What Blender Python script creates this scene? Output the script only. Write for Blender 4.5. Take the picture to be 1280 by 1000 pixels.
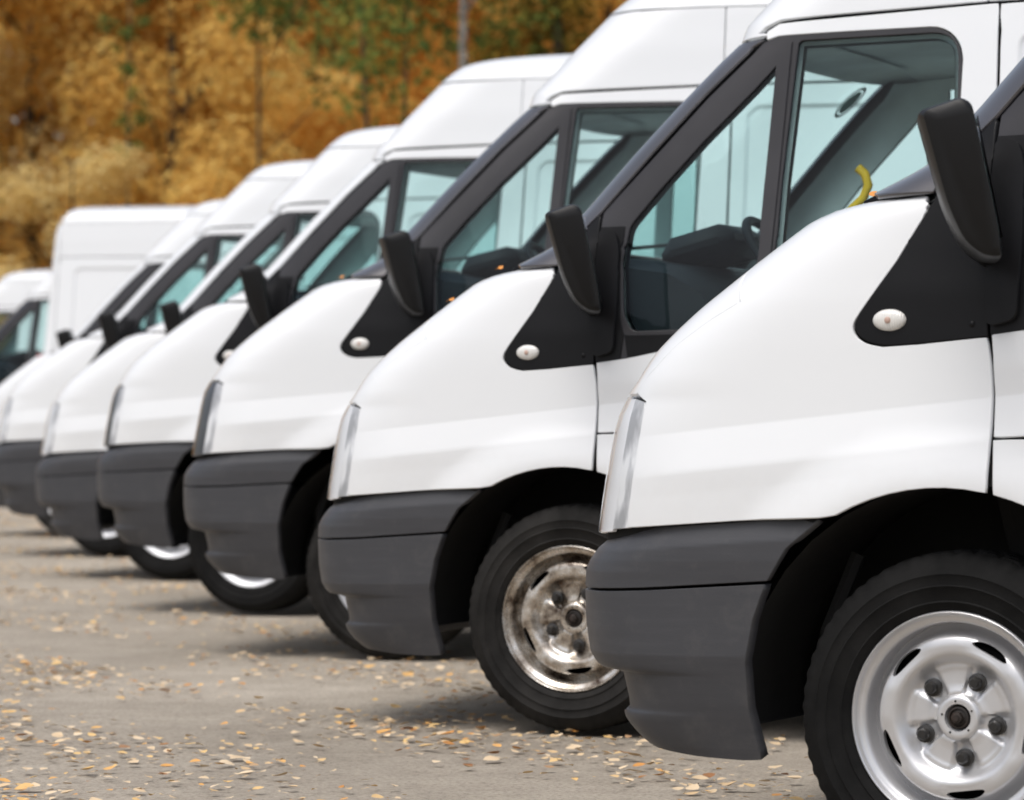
import bpy, math, random
import numpy as np
from mathutils import Vector, Matrix
from mathutils.geometry import delaunay_2d_cdt
R = math.radians
sc = bpy.context.scene
for o in list(bpy.data.objects): bpy.data.objects.remove(o)
col = sc.collection
rng = random.Random(7)

# ------------------------------------------------------------------ camera, sky, sun, exposure
F_PX = 4500.0; CAM_H = 0.965
cam_d = bpy.data.cameras.new('camera'); cam = bpy.data.objects.new('camera', cam_d); col.objects.link(cam)
cam_d.sensor_width = 36; cam_d.lens = 36 * F_PX / 1280
cam.location = (0, 0, CAM_H); cam.rotation_euler = (R(90), 0, 0)
cam_d.shift_y = 5.4 / 1280
cam_d.clip_start = .1; cam_d.clip_end = 2000
cam_d.dof.use_dof = True; cam_d.dof.focus_distance = 8.3; cam_d.dof.aperture_fstop = 5.2
sc.camera = cam
world = bpy.data.worlds.new('World'); sc.world = world; world.use_nodes = True
wn = world.node_tree; wn.nodes.clear()
SUN_EL, SUN_AZ = 63, 214      # azimuth clockwise from +Y
sky = wn.nodes.new('ShaderNodeTexSky'); sky.sky_type = 'NISHITA'; sky.sun_disc = False
sky.sun_elevation = R(SUN_EL); sky.sun_rotation = R(SUN_AZ); sky.air_density = 1.0; sky.dust_density = 5.0; sky.ozone_density = 1.0
hs = wn.nodes.new('ShaderNodeHueSaturation'); hs.inputs['Saturation'].default_value = .58
bg = wn.nodes.new('ShaderNodeBackground'); bg.inputs['Strength'].default_value = .145
wo = wn.nodes.new('ShaderNodeOutputWorld')
wn.links.new(sky.outputs[0], hs.inputs['Color']); wn.links.new(hs.outputs[0], bg.inputs[0]); wn.links.new(bg.outputs[0], wo.inputs[0])
sl = bpy.data.lights.new('sun', 'SUN'); sl.energy = 1.4; sl.angle = R(34); sl.color = (1, .995, .98)
sun = bpy.data.objects.new('sun', sl); col.objects.link(sun)
az, el = R(SUN_AZ), R(SUN_EL)
sdir = Vector((math.sin(az) * math.cos(el), math.cos(az) * math.cos(el), math.sin(el)))
sun.rotation_euler = sdir.to_track_quat('Z', 'Y').to_euler()
sc.view_settings.view_transform = 'Standard'; sc.view_settings.look = 'None'
sc.view_settings.exposure = 0.17; sc.view_settings.gamma = 1.0; sc.view_settings.use_curve_mapping = False
sc.cycles.transparent_max_bounces = 24; sc.cycles.max_bounces = 10; sc.cycles.diffuse_bounces = 7

# ------------------------------------------------------------------ materials
M = {}
class NT:
    def __init__(s, name):
        m = bpy.data.materials.new(name); m.use_nodes = True; s.m = m; s.t = m.node_tree; s.t.nodes.clear()
        s.out = s.n('OutputMaterial'); M[name] = m
    def n(s, typ, **kw):
        nd = s.t.nodes.new('ShaderNode' + typ)
        for k, v in kw.items():
            if k in nd.inputs: nd.inputs[k].default_value = v
            else: setattr(nd, k, v)
        return nd
    def l(s, a, b): s.t.links.new(a, b)
    def pr(s, **kw):
        p = s.n('BsdfPrincipled')
        for k, v in kw.items():
            p.inputs[k.replace('_', ' ')].default_value = (*v, 1) if isinstance(v, tuple) and len(v) == 3 else v
        s.l(p.outputs[0], s.out.inputs[0]); return p
    def noise(s, scale, detail=4, rough=.55, vec=None):
        t = s.n('TexNoise'); t.inputs['Scale'].default_value = scale; t.inputs['Detail'].default_value = detail; t.inputs['Roughness'].default_value = rough
        tc = s.n('TexCoord'); s.l(vec or tc.outputs['Object'], t.inputs['Vector']); return t
    def ramp(s, inp, stops):
        r = s.n('ValToRGB'); e = r.color_ramp.elements
        while len(e) < len(stops): e.new(.5)
        for i, (p, c) in enumerate(stops):
            e[i].position = p; e[i].color = (*c, 1) if len(c) == 3 else c
        s.l(inp, r.inputs[0]); return r
    def bump(s, inp, p, strength=.2, dist=.01):
        b = s.n('Bump'); b.inputs['Strength'].default_value = strength; b.inputs['Distance'].default_value = dist
        s.l(inp, b.inputs['Height']); s.l(b.outputs[0], p.inputs['Normal']); return b

def paint(name, base, dirt):
    t = NT(name); p = t.pr(Roughness=.32, Coat_Weight=.6, Coat_Roughness=.08, Specular_IOR_Level=.4)
    n1 = t.noise(2.2, 6, .6); n2 = t.noise(40, 3)
    tc = t.n('TexCoord'); sp = t.n('SeparateXYZ'); t.l(tc.outputs['Object'], sp.inputs[0])
    mr = t.n('MapRange'); t.l(sp.outputs['Z'], mr.inputs[0])       # road film low on the body
    mr.inputs[1].default_value = .35; mr.inputs[2].default_value = .95; mr.inputs[3].default_value = 1; mr.inputs[4].default_value = 0
    ml = t.n('Math', operation='MULTIPLY'); t.l(mr.outputs[0], ml.inputs[0]); t.l(n1.outputs[0], ml.inputs[1])
    m2 = t.n('Math', operation='MULTIPLY_ADD'); t.l(n2.outputs[0], m2.inputs[0]); m2.inputs[1].default_value = .10; t.l(ml.outputs[0], m2.inputs[2])
    r = t.ramp(m2.outputs[0], [(0, base), (.14, base), (1, dirt)]); t.l(r.outputs[0], p.inputs['Base Color'])
    return t.m
paint('white_paint', (.725, .742, .757), (.52, .49, .44))
paint('white_paint_dull', (.76, .77, .775), (.50, .47, .42))
def plastic(name, c, rough=.5, bump=.08, scale=300, spec=.4):
    t = NT(name); p = t.pr(Roughness=rough, Specular_IOR_Level=spec)
    n1 = t.noise(3, 5); lo = tuple(v * .85 for v in c); hi = tuple(min(1, v * 1.2 + .003) for v in c)
    r = t.ramp(n1.outputs[0], [(.3, lo), (.7, hi)]); t.l(r.outputs[0], p.inputs['Base Color'])
    n2 = t.noise(scale, 2); t.bump(n2.outputs[0], p, bump, .002); return t.m
# bumper plastic: grained grey with faint streaks and scuffs
t = NT('bumper_plastic'); p = t.pr(Roughness=.47, Specular_IOR_Level=.45)
mp = t.n('Mapping'); tc = t.n('TexCoord'); t.l(tc.outputs['Object'], mp.inputs[0]); mp.inputs['Scale'].default_value = (2, 2, 22)
n1 = t.noise(3, 6, .65, mp.outputs[0]); n0 = t.noise(2.5, 4)
mx = t.n('Math', operation='ADD'); t.l(n1.outputs[0], mx.inputs[0]); t.l(n0.outputs[0], mx.inputs[1])
r = t.ramp(mx.outputs[0], [(.36, (.040, .041, .0465)), (.5, (.046, .047, .0525)), (.68, (.056, .057, .063))]); r.color_ramp.interpolation = 'EASE'
hf = t.n('Math', operation='MULTIPLY'); t.l(mx.outputs[0], hf.inputs[0]); hf.inputs[1].default_value = .5
t.l(hf.outputs[0], r.inputs[0]); t.l(r.outputs[0], p.inputs['Base Color'])
nd = t.noise(11, 6, .7); dm = t.n('MapRange'); t.l(nd.outputs[0], dm.inputs[0]); dm.inputs[1].default_value = .52; dm.inputs[2].default_value = .75; dm.inputs[4].default_value = .35
mxd = t.n('MixRGB'); t.l(dm.outputs[0], mxd.inputs[0]); t.l(r.outputs[0], mxd.inputs[1]); mxd.inputs[2].default_value = (.11, .105, .10, 1); t.l(mxd.outputs[0], p.inputs['Base Color'])
n2 = t.noise(260, 2); t.bump(n2.outputs[0], p, .12, .002)
plastic('black_trim', (.0032, .0032, .004), .40, spec=.2)
plastic('frame_film', (.026, .025, .028), .36, .03)
plastic('pillar_black', (.034, .032, .037), .25, .0, spec=.8); M['pillar_black'].node_tree.nodes['Principled BSDF'].inputs['Coat Weight'].default_value = 1; M['pillar_black'].node_tree.nodes['Principled BSDF'].inputs['Coat Roughness'].default_value = .18
plastic('mirror_plastic', (.0045, .0045, .005), .42, spec=.28)
plastic('rubber', (.010, .010, .010), .7)
plastic('shell_black', (.004, .004, .004), .9, 0)
plastic('arch_liner', (.014, .0135, .013), .85, .6, 30)
plastic('cabin_grey', (.70, .75, .76), .8, 0)
plastic('cabin_dark', (.010, .012, .016), .6, 0, spec=.2)
plastic('seat_cloth', (.035, .037, .045), .95)
plastic('yellow_hose', (.95, .50, .02), .4, 0)
plastic('lens_orange_dot', (.52, .36, .30), .4, 0)
plastic('nut_steel', (.020, .019, .018), .35, .2, 90)
def glass(name, tint, refl=(1, 1, 1), rough=.0, ior=1.33):
    t = NT(name); tr = t.n('BsdfTransparent'); tr.inputs[0].default_value = (*tint, 1)
    gl = t.n('BsdfGlossy'); gl.inputs['Color'].default_value = (*refl, 1); gl.inputs['Roughness'].default_value = rough
    fr = t.n('Fresnel'); ge = t.n('NewGeometry'); mi = t.n('MapRange'); mi.inputs[3].default_value = ior; mi.inputs[4].default_value = 1 / ior
    t.l(ge.outputs['Backfacing'], mi.inputs[0]); t.l(mi.outputs[0], fr.inputs[0])      # same reflectance from inside and outside
    mx = t.n('MixShader'); t.l(fr.outputs[0], mx.inputs[0]); t.l(tr.outputs[0], mx.inputs[1]); t.l(gl.outputs[0], mx.inputs[2]); t.l(mx.outputs[0], t.out.inputs[0])
    return t.m
glass('window_glass', (.79, .935, .925))
glass('lamp_glass', (.93, .94, .95), rough=.03)
t = NT('mirror_glass'); t.pr(Base_Color=(.8, .82, .84), Metallic=1.0, Roughness=.03)
t = NT('lens_white'); p = t.pr(Base_Color=(.72, .71, .68), Roughness=.15, Coat_Weight=.8, Specular_IOR_Level=.6)
wv = t.n('TexWave'); wv.inputs['Scale'].default_value = 60; tc = t.n('TexCoord'); t.l(tc.outputs['Object'], wv.inputs[0]); t.bump(wv.outputs[0], p, .3, .003)
t = NT('reflector'); p = t.pr(Metallic=.1, Roughness=.3)
mp = t.n('Mapping'); tc = t.n('TexCoord'); t.l(tc.outputs['Object'], mp.inputs[0]); mp.inputs['Scale'].default_value = (4, 4, 1.4)
n1 = t.noise(5, 3, .5, mp.outputs[0]); r = t.ramp(n1.outputs[0], [(.40, (.40, .40, .41)), (.5, (.60, .60, .61)), (.58, (.84, .84, .84))]); t.l(r.outputs[0], p.inputs['Base Color'])
t = NT('bezel_white'); t.pr(Base_Color=(.80, .80, .81), Roughness=.3)
t = NT('tail_red'); t.pr(Base_Color=(.4, .01, .01), Roughness=.15, Coat_Weight=.7)
def tyre_mat(name, lo, hi):
    t = NT(name); p = t.pr(Roughness=.75, Specular_IOR_Level=.12)
    n1 = t.noise(9, 6, .7); r = t.ramp(n1.outputs[0], [(.35, lo), (.7, hi)]); t.l(r.outputs[0], p.inputs['Base Color'])
    n2 = t.noise(220, 3, .7); t.bump(n2.outputs[0], p, .3, .002)
tyre_mat('tyre_rubber', (.006, .006, .006), (.013, .0127, .0125)); tyre_mat('tyre_dusty', (.012, .0115, .011), (.028, .0265, .025))
def rim_mat(name, a, b, c, metal, rough, thr):
    t = NT(name); p = t.pr(Metallic=metal, Roughness=rough, Specular_IOR_Level=.6)
    n1 = t.noise(14, 6, .65); r = t.ramp(n1.outputs[0], [(thr - .16, c), (thr, b), (thr + .1, a)]); t.l(r.outputs[0], p.inputs['Base Color'])
    n2 = t.noise(60, 4, .6); rr = t.n('MapRange'); t.l(n2.outputs[0], rr.inputs[0]); rr.inputs[3].default_value = rough - .08; rr.inputs[4].default_value = rough + .14
    t.l(rr.outputs[0], p.inputs['Roughness']); t.bump(n2.outputs[0], p, .02, .001)
rim_mat('rim_silver', (.62, .62, .63), (.60, .60, .61), (.46, .445, .42), .60, .30, .36)
rim_mat('rim_rusty', (.66, .64, .61), (.46, .41, .35), (.06, .035, .022), .7, .24, .49)
rim_mat('rim_bright', (.72, .73, .75), (.70, .70, .71), (.6, .59, .57), .35, .35, .35)
rim_mat('hub_rust', (.045, .022, .013), (.022, .014, .010), (.008, .007, .006), .2, .6, .5)

# ------------------------------------------------------------------ mesh helpers
def mesh_obj(name, verts, faces, mat, parent=None, normals=None, smooth=True):
    me = bpy.data.meshes.new(name); me.from_pydata([tuple(map(float, v)) for v in verts], [], [tuple(int(i) for i in f) for f in faces])
    if smooth: me.polygons.foreach_set('use_smooth', [True] * len(me.polygons))
    me.validate(); me.update()
    if normals is not None and len(me.vertices) == len(normals): me.normals_split_custom_set_from_vertices([tuple(map(float, n)) for n in normals])
    for m in (mat if isinstance(mat, (list, tuple)) else [mat]): me.materials.append(M[m] if isinstance(m, str) else m)
    o = bpy.data.objects.new(name, me); col.objects.link(o)
    if parent is not None: o.parent = parent
    return o
class MB:
    """collects geometry of ONE part"""
    def __init__(s): s.v = []; s.f = []; s.nr = []
    def add(s, v, f, n=None):
        b = len(s.v); s.v += [tuple(q) for q in v]; s.f += [tuple(i + b for i in q) for q in f]
        s.nr += [tuple(q) for q in n] if n is not None else [None] * len(v); return s
    def box(s, c, d, rot=None, bev=.0):
        x, y, z = [k / 2 for k in d]; b = min(bev, x * .9, y * .9, z * .9)
        if b > 0:
            pts = []
            for sx in (-1, 1):
                for sy in (-1, 1):
                    for sz in (-1, 1):
                        pts += [(sx * x, sy * (y - b), sz * (z - b)), (sx * (x - b), sy * y, sz * (z - b)), (sx * (x - b), sy * (y - b), sz * z)]
            import bmesh
            bm = bmesh.new()
            for q in pts: bm.verts.new(q)
            bmesh.ops.convex_hull(bm, input=bm.verts[:]); bm.verts.ensure_lookup_table()
            v = [q.co.copy() for q in bm.verts]; f = [[q.index for q in fc.verts] for fc in bm.faces]; bm.free()
        else:
            v = [Vector((sx * x, sy * y, sz * z)) for sx in (-1, 1) for sy in (-1, 1) for sz in (-1, 1)]
            f = [(0, 1, 3, 2), (4, 6, 7, 5), (0, 4, 5, 1), (2, 3, 7, 6), (0, 2, 6, 4), (1, 5, 7, 3)]
        mt = Matrix.Translation(c) @ (rot.to_4x4() if rot is not None else Matrix())
        return s.add([mt @ Vector(q) for q in v], f)
    def tube(s, pts, r, seg=10, cap=True):
        pts = [Vector(p) for p in pts]; n = len(pts); rr = r if isinstance(r, (list, tuple)) else [r] * n
        V = []; Fc = []; a = None
        for i, p in enumerate(pts):
            d = (pts[min(i + 1, n - 1)] - pts[max(i - 1, 0)]).normalized()
            a = (d.cross(Vector((0, 0, 1)) if abs(d.z) < .95 else Vector((1, 0, 0))) if a is None else a - d * a.dot(d)).normalized(); b = a.cross(d)
            V += [p + (a * math.cos(k * 2 * math.pi / seg) + b * math.sin(k * 2 * math.pi / seg)) * rr[i] for k in range(seg)]
        for i in range(n - 1):
            for k in range(seg): Fc.append((i * seg + k, i * seg + (k + 1) % seg, (i + 1) * seg + (k + 1) % seg, (i + 1) * seg + k))
        if cap: Fc += [tuple(range(seg))[::-1], tuple((n - 1) * seg + k for k in range(seg))]
        return s.add(V, Fc)
    def lathe_y(s, prof, seg=48, c=(0, 0, 0), rfun=None, close=False):
        """prof: (r, y); axis = Y; outer face towards -Y"""
        V = []; Fc = []; m = len(prof)
        for k in range(seg):
            a = 2 * math.pi * k / seg
            for j, (r, y) in enumerate(prof):
                q = r + (rfun(j, k) if rfun else 0); V.append((c[0] + q * math.cos(a), c[1] + y, c[2] + q * math.sin(a)))
        for k in range(seg):
            k2 = (k + 1) % seg
            for j in range(m - 1 + (1 if close else 0)):
                j2 = (j + 1) % m; Fc.append((k * m + j, k * m + j2, k2 * m + j2, k2 * m + j))
        return s.add(V, Fc)
    def build(s, name, mat, parent=None, smooth=True, split=None):
        nr = s.nr if s.nr and all(q is not None for q in s.nr) else None
        o = mesh_obj(name, s.v, s.f, mat, parent, nr, smooth)
        if nr is None and split is not None:
            import bmesh
            bm = bmesh.new(); bm.from_mesh(o.data); bmesh.ops.recalc_face_normals(bm, faces=bm.faces[:])
            for e in bm.edges:
                if len(e.link_faces) != 2 or e.calc_face_angle(0) > R(split): e.smooth = False
            bm.to_mesh(o.data); bm.free()
        return o

# ------------------------------------------------------------------ the van's skin as one mathematical surface
ZG = np.arange(.15, 2.65, .002)
def gauss(a, sig):
    k = int(sig / .002 * 3) + 1; x = np.arange(-k, k + 1); w = np.exp(-.5 * (x * .002 / sig) ** 2); w /= w.sum()
    return np.convolve(np.pad(a, k, mode='edge'), w, 'valid')
def q_of(X, Y, th): return X * math.cos(R(th)) + Y * math.sin(R(th))
def table(rows, smooth):
    """rows: z, L, W, n, (X,Y,theta) seen outline point  or x0 directly"""
    z = [r_[0] for r_ in rows]; X0 = []; LL = []
    for zz, L, W, n, e in rows:
        LL.append(L)
        if isinstance(e, tuple) and len(e) == 4:        # start of the corner fixed, its length follows
            m = n / (n - 1); th = R(e[2]); sf = e[3] * math.cos(th) - q_of(*e[:3])
            LL[-1] = (sf ** m - (W * math.sin(th)) ** m) ** (1 / m) / math.cos(th); X0.append(e[3]); continue
        if isinstance(e, tuple):
            m = n / (n - 1); th = R(e[2])
            q = q_of(*e); sfun = ((L * math.cos(th)) ** m + (W * math.sin(th)) ** m) ** (1 / m)
            X0.append((q + sfun) / math.cos(th))
        else: X0.append(e)
    g = lambda a: gauss(np.interp(ZG, z, a), smooth)
    return dict(x0=g(X0), L=g(LL), W=g([r_[2] for r_ in rows]), n=g([r_[3] for r_ in rows]))
Wz = lambda z: float(np.interp(z, [.2, .35, .6, .85, 1.0, 1.12, 1.2, 1.3, 1.36, 1.41], [.955, .968, .972, .968, .958, .950, .942, .926, .914, .896]))
B = -.82
bump_rows = [(z, .46, Wz(z) + .004, 4.0, (x, B, 25.5, -.40)) for z, x in [(.2, -.66), (.25, -.70), (.264, -.727), (.283, -.750), (.302, -.768), (.319, -.780), (.332, -.782), (.338, -.768), (.36, -.770), (.4190, -.784), (.4220, -.832), (.435, -.848), (.456, -.861), (.512, -.869), (.588, -.871), (.630, -.868), (.650, -.858), (.676, -.838), (.700, -.806), (.717, -.780), (.76, -.74)]]
nose_rows = [(z, .54, Wz(z), 4.4, (x, -.75, 25.5)) for z, x in [(.6, -.885), (.682, -.876), (.76, -.864), (.842, -.848), (.90, -.836), (.955, -.822), (.99, -.802)]] + \
            [(z, .50, Wz(z), 5.2, (x, -.75, 25.5)) for z, x in [(1.03, -.772), (1.06, -.752), (1.094, -.725), (1.139, -.675), (1.185, -.617), (1.267, -.499), (1.338, -.392), (1.365, -.350), (1.381, -.300), (1.391, -.245), (1.398, -.190), (1.403, -.130), (1.407, -.075), (1.42, .10)]]
Wu = lambda z: float(np.interp(z, [.2, .35, .6, .85, 1.0, 1.12, 1.2, 1.3, 1.4, 1.5, 1.75, 2.0, 2.1, 2.4], [.955, .968, .972, .968, .958, .950, .942, .926, .907, .888, .846, .806, .790, .748]))
up_rows = [(.2, .36, Wu(.2), 4, -.45), (1.05, .36, Wu(1.05), 4, -.40), (1.2, .36, Wu(1.2), 4, -.22), (1.3, .36, Wu(1.3), 4, -.08), (1.36, .36, Wu(1.36), 4, .02),
           (1.385, .36, Wu(1.385), 4, (-.27, -.75, 25.5)), (1.404, .36, Wu(1.404), 4, (-.225, -.75, 25.5)), (1.431, .36, Wu(1.431), 4, (-.161, -.75, 25.5)), (1.467, .36, Wu(1.467), 4, (-.088, -.75, 25.5))] + \
          [(z, .36, Wu(z), 4, (x, -.78, 20)) for z, x in [(1.52, -.032), (1.566, .015), (1.718, .161), (1.867, .313), (1.985, .440), (2.045, .512)]] + \
          [(z, L, W, n, (x, -.6, 22)) for z, L, W, n, x in [(2.097, .38, .790, 3.7, .463), (2.17, .42, .78, 3.5, .540), (2.254, .45, .770, 3.3, .623), (2.33, .48, .758, 3.2, .703), (2.406, .5, .747, 3.1, .783), (2.44, .5, .735, 3, .823), (2.47, .5, .712, 2.9, .862), (2.495, .5, .675, 2.8, .905), (2.521, .5, .60, 2.6, 1.01), (2.540, .5, .48, 2.4, 1.19), (2.554, .5, .30, 2.2, 1.42), (2.562, .5, .12, 2, 1.75), (2.6, .5, .1, 2, 1.9)]]
TAB = {'bumper': table(bump_rows, .0022), 'nose': table(nose_rows, .010), 'upper': table(up_rows, .008)}
S1 = 1.30; XR = 4.36; LR = .13
def xrear(z): return XR - np.clip((z - 1.0) * .055, 0, None) - np.clip((z - 2.26), 0, None) ** 2 * 1.3
def disp(X, Z):
    d = np.zeros_like(X)
    for wx in (0.0, 3.30):
        rr = np.hypot(X - wx, Z - .335)
        u = np.clip((.60 - rr) / .13, 0, 1); d = np.maximum(d, .020 * u * u * (3 - 2 * u) * (Z > .30) * (rr > .40))
    xx = np.clip(X, -.9, 4.4)
    zs = .975 + .075 * xx - .05 * np.clip(xx, 0, 1) ** 2 * 0.5          # upper swage, then a chamfer that looks slightly up
    zs = np.where(xx > .2, .990 + .012 * (xx - .2), .972 + .088 * xx); w = .082
    u = np.clip((zs - Z) / w, 0, 1); d = d + .013 * u * (Z > .2)
    u2 = np.clip((zs - w - Z) / .05, 0, 1); d = d - .002 * u2
    # pressed recess in the cargo side
    rx = np.minimum(X - 1.345, 4.05 - X); rz = np.minimum(Z - 1.12, 2.03 - Z)
    k = np.minimum(rx, rz); cr = .06; inside = np.where((rx < cr) & (rz < cr), cr - np.hypot(cr - np.clip(rx, None, cr), cr - np.clip(rz, None, cr)), k)
    d = d - .009 * np.clip(inside / .014, 0, 1)
    return d
def alpha_pt(a, L, W, n):
    c, s = np.cos(a), np.sin(a); r = (np.abs(c) ** n + np.abs(s) ** n) ** (-1 / n); return L * c * r, W * s * r
def surf(kind, s, z, off=0.0, dd=True):
    T = TAB[kind]; s = np.asarray(s, float); z = np.asarray(z, float); sg = np.where(s < 0, -1., 1.); t = np.abs(s)
    x0, L, W, n = [np.interp(z, ZG, T[k]) for k in ('x0', 'L', 'W', 'n')]
    a = np.clip(t / S1, 0, 1) * math.pi / 2
    cx, cy = alpha_pt(a, L, W, n); X = x0 - cx; Y = cy
    # the straight side, then the rear corner
    ls = np.maximum(xrear(z) - LR - x0, .2); over = t - S1
    X = np.where(over > 0, x0 + np.minimum(over, ls), X); Y = np.where(over > 0, W, Y)
    rr = np.clip((over - ls) / .25, 0, None); ar = np.clip(rr, 0, 1) * math.pi / 2
    ex, ey = alpha_pt(math.pi / 2 - ar, LR + 0 * W, W, 5 + 0 * W)
    X = np.where(rr > 0, xrear(z) - LR + ex, X); Y = np.where(rr > 0, ey, Y)
    if dd:
        fade = np.clip((a / (math.pi / 2) - .52) / .25, 0, 1) * (1 - np.clip(rr * 3, 0, 1)); d_ = disp(X, z)
        if kind == 'bumper':
            zc = .674 + .06 * (X + .742); d_ = np.clip((X + .45) / .2, 0, 1) * .010 - .015 * np.clip((z - zc) / .055, 0, 1) - .038 * np.clip((.458 - z) / .22, 0, 1) + .004 * np.clip((z - .605) / .05, 0, 1)
            fade = np.clip((a / (math.pi / 2) - .50) / .18, 0, 1)
        Y = Y + d_ * fade
    return np.stack([X, -Y * sg, z], -1)
def surfN(kind, s, z, off=0.0):
    s = np.asarray(s, float); z = np.asarray(z, float); e = .003
    N = np.cross(surf(kind, s + e, z) - surf(kind, s - e, z), surf(kind, s, z + e) - surf(kind, s, z - e))
    N /= np.maximum(np.linalg.norm(N, axis=-1, keepdims=True), 1e-12)
    return surf(kind, s, z) + N * off, N
def XZ(kind, X, z, rear=False):
    """side-view point on the near side -> (s, z)"""
    T = TAB[kind]; x0, L, W, n = [float(np.interp(z, ZG, T[k])) for k in ('x0', 'L', 'W', 'n')]
    if X >= x0: return (S1 + X - x0, z)
    a = min((x0 - X) / L, .9999); b = (1 - a ** n) ** (1 / n); return (math.atan2(b, a) / (math.pi / 2) * S1, z)
def AZ(adeg, z): return (adeg / 90 * S1, z)
def pl(kind, pts, close=False, h=.018):
    out = []; n = len(pts)
    for i, p in enumerate(pts):
        out.append(XZ(kind, *p))
        if i == n - 1 and not close: break
        q = pts[(i + 1) % n]; k = int(math.hypot(q[0] - p[0], q[1] - p[1]) / h)
        out += [XZ(kind, p[0] + (q[0] - p[0]) * j / (k + 1), p[1] + (q[1] - p[1]) * j / (k + 1)) for j in range(1, k + 1)]
    return out
def dense(poly, h):
    out = []
    for i, p in enumerate(poly):
        q = poly[(i + 1) % len(poly)]; n = max(1, int(math.hypot(q[0] - p[0], q[1] - p[1]) / h + .5))
        out += [(p[0] + (q[0] - p[0]) * k / n, p[1] + (q[1] - p[1]) * k / n) for k in range(n)]
    return out
def area(p): return .5 * sum(p[i][0] * p[(i + 1) % len(p)][1] - p[(i + 1) % len(p)][0] * p[i][1] for i in range(len(p)))
def rc(poly, rad, seg=6):
    """round the corners of a polygon; rad: number or list (0 keeps the corner)"""
    out = []; n = len(poly)
    for i, p in enumerate(poly):
        r_ = rad[i] if isinstance(rad, (list, tuple)) else rad
        if r_ <= 0: out.append(p); continue
        P = Vector(p); A = Vector(poly[i - 1]) - P; C = Vector(poly[(i + 1) % n]) - P
        r_ = min(r_, A.length * .48, C.length * .48); a = P + A.normalized() * r_; c = P + C.normalized() * r_
        for k in range(seg + 1):
            t_ = k / seg; q = a * (1 - t_) ** 2 + P * 2 * t_ * (1 - t_) + c * t_ ** 2; out.append((q.x, q.y))
    return out
def inset(poly, g):
    if area(poly) < 0: poly = poly[::-1]
    out = []; n = len(poly)
    for i in range(n):
        p = Vector(poly[i]); a = Vector(poly[i - 1]); c = Vector(poly[(i + 1) % n]); e1 = (p - a); e2 = (c - p)
        if e1.length < 1e-9 or e2.length < 1e-9: out.append(poly[i]); continue
        e1.normalize(); e2.normalize(); n1 = Vector((-e1.y, e1.x)); n2 = Vector((-e2.y, e2.x)); b = n1 + n2
        if b.length < .2: b = n1.copy()
        b.normalize(); k = g / max(.35, b.dot(n1)); out.append((p.x + b.x * k, p.y + b.y * k))
    return out
def inpoly(px, py, poly):
    r_ = np.zeros(px.shape, bool); n = len(poly)
    for i in range(n):
        x1, y1 = poly[i]; x2, y2 = poly[(i + 1) % n]
        if y1 == y2: continue
        c = ((y1 > py) != (y2 > py)) & (px < (x2 - x1) * (py - y1) / (y2 - y1) + x1); r_ ^= c
    return r_
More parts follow.
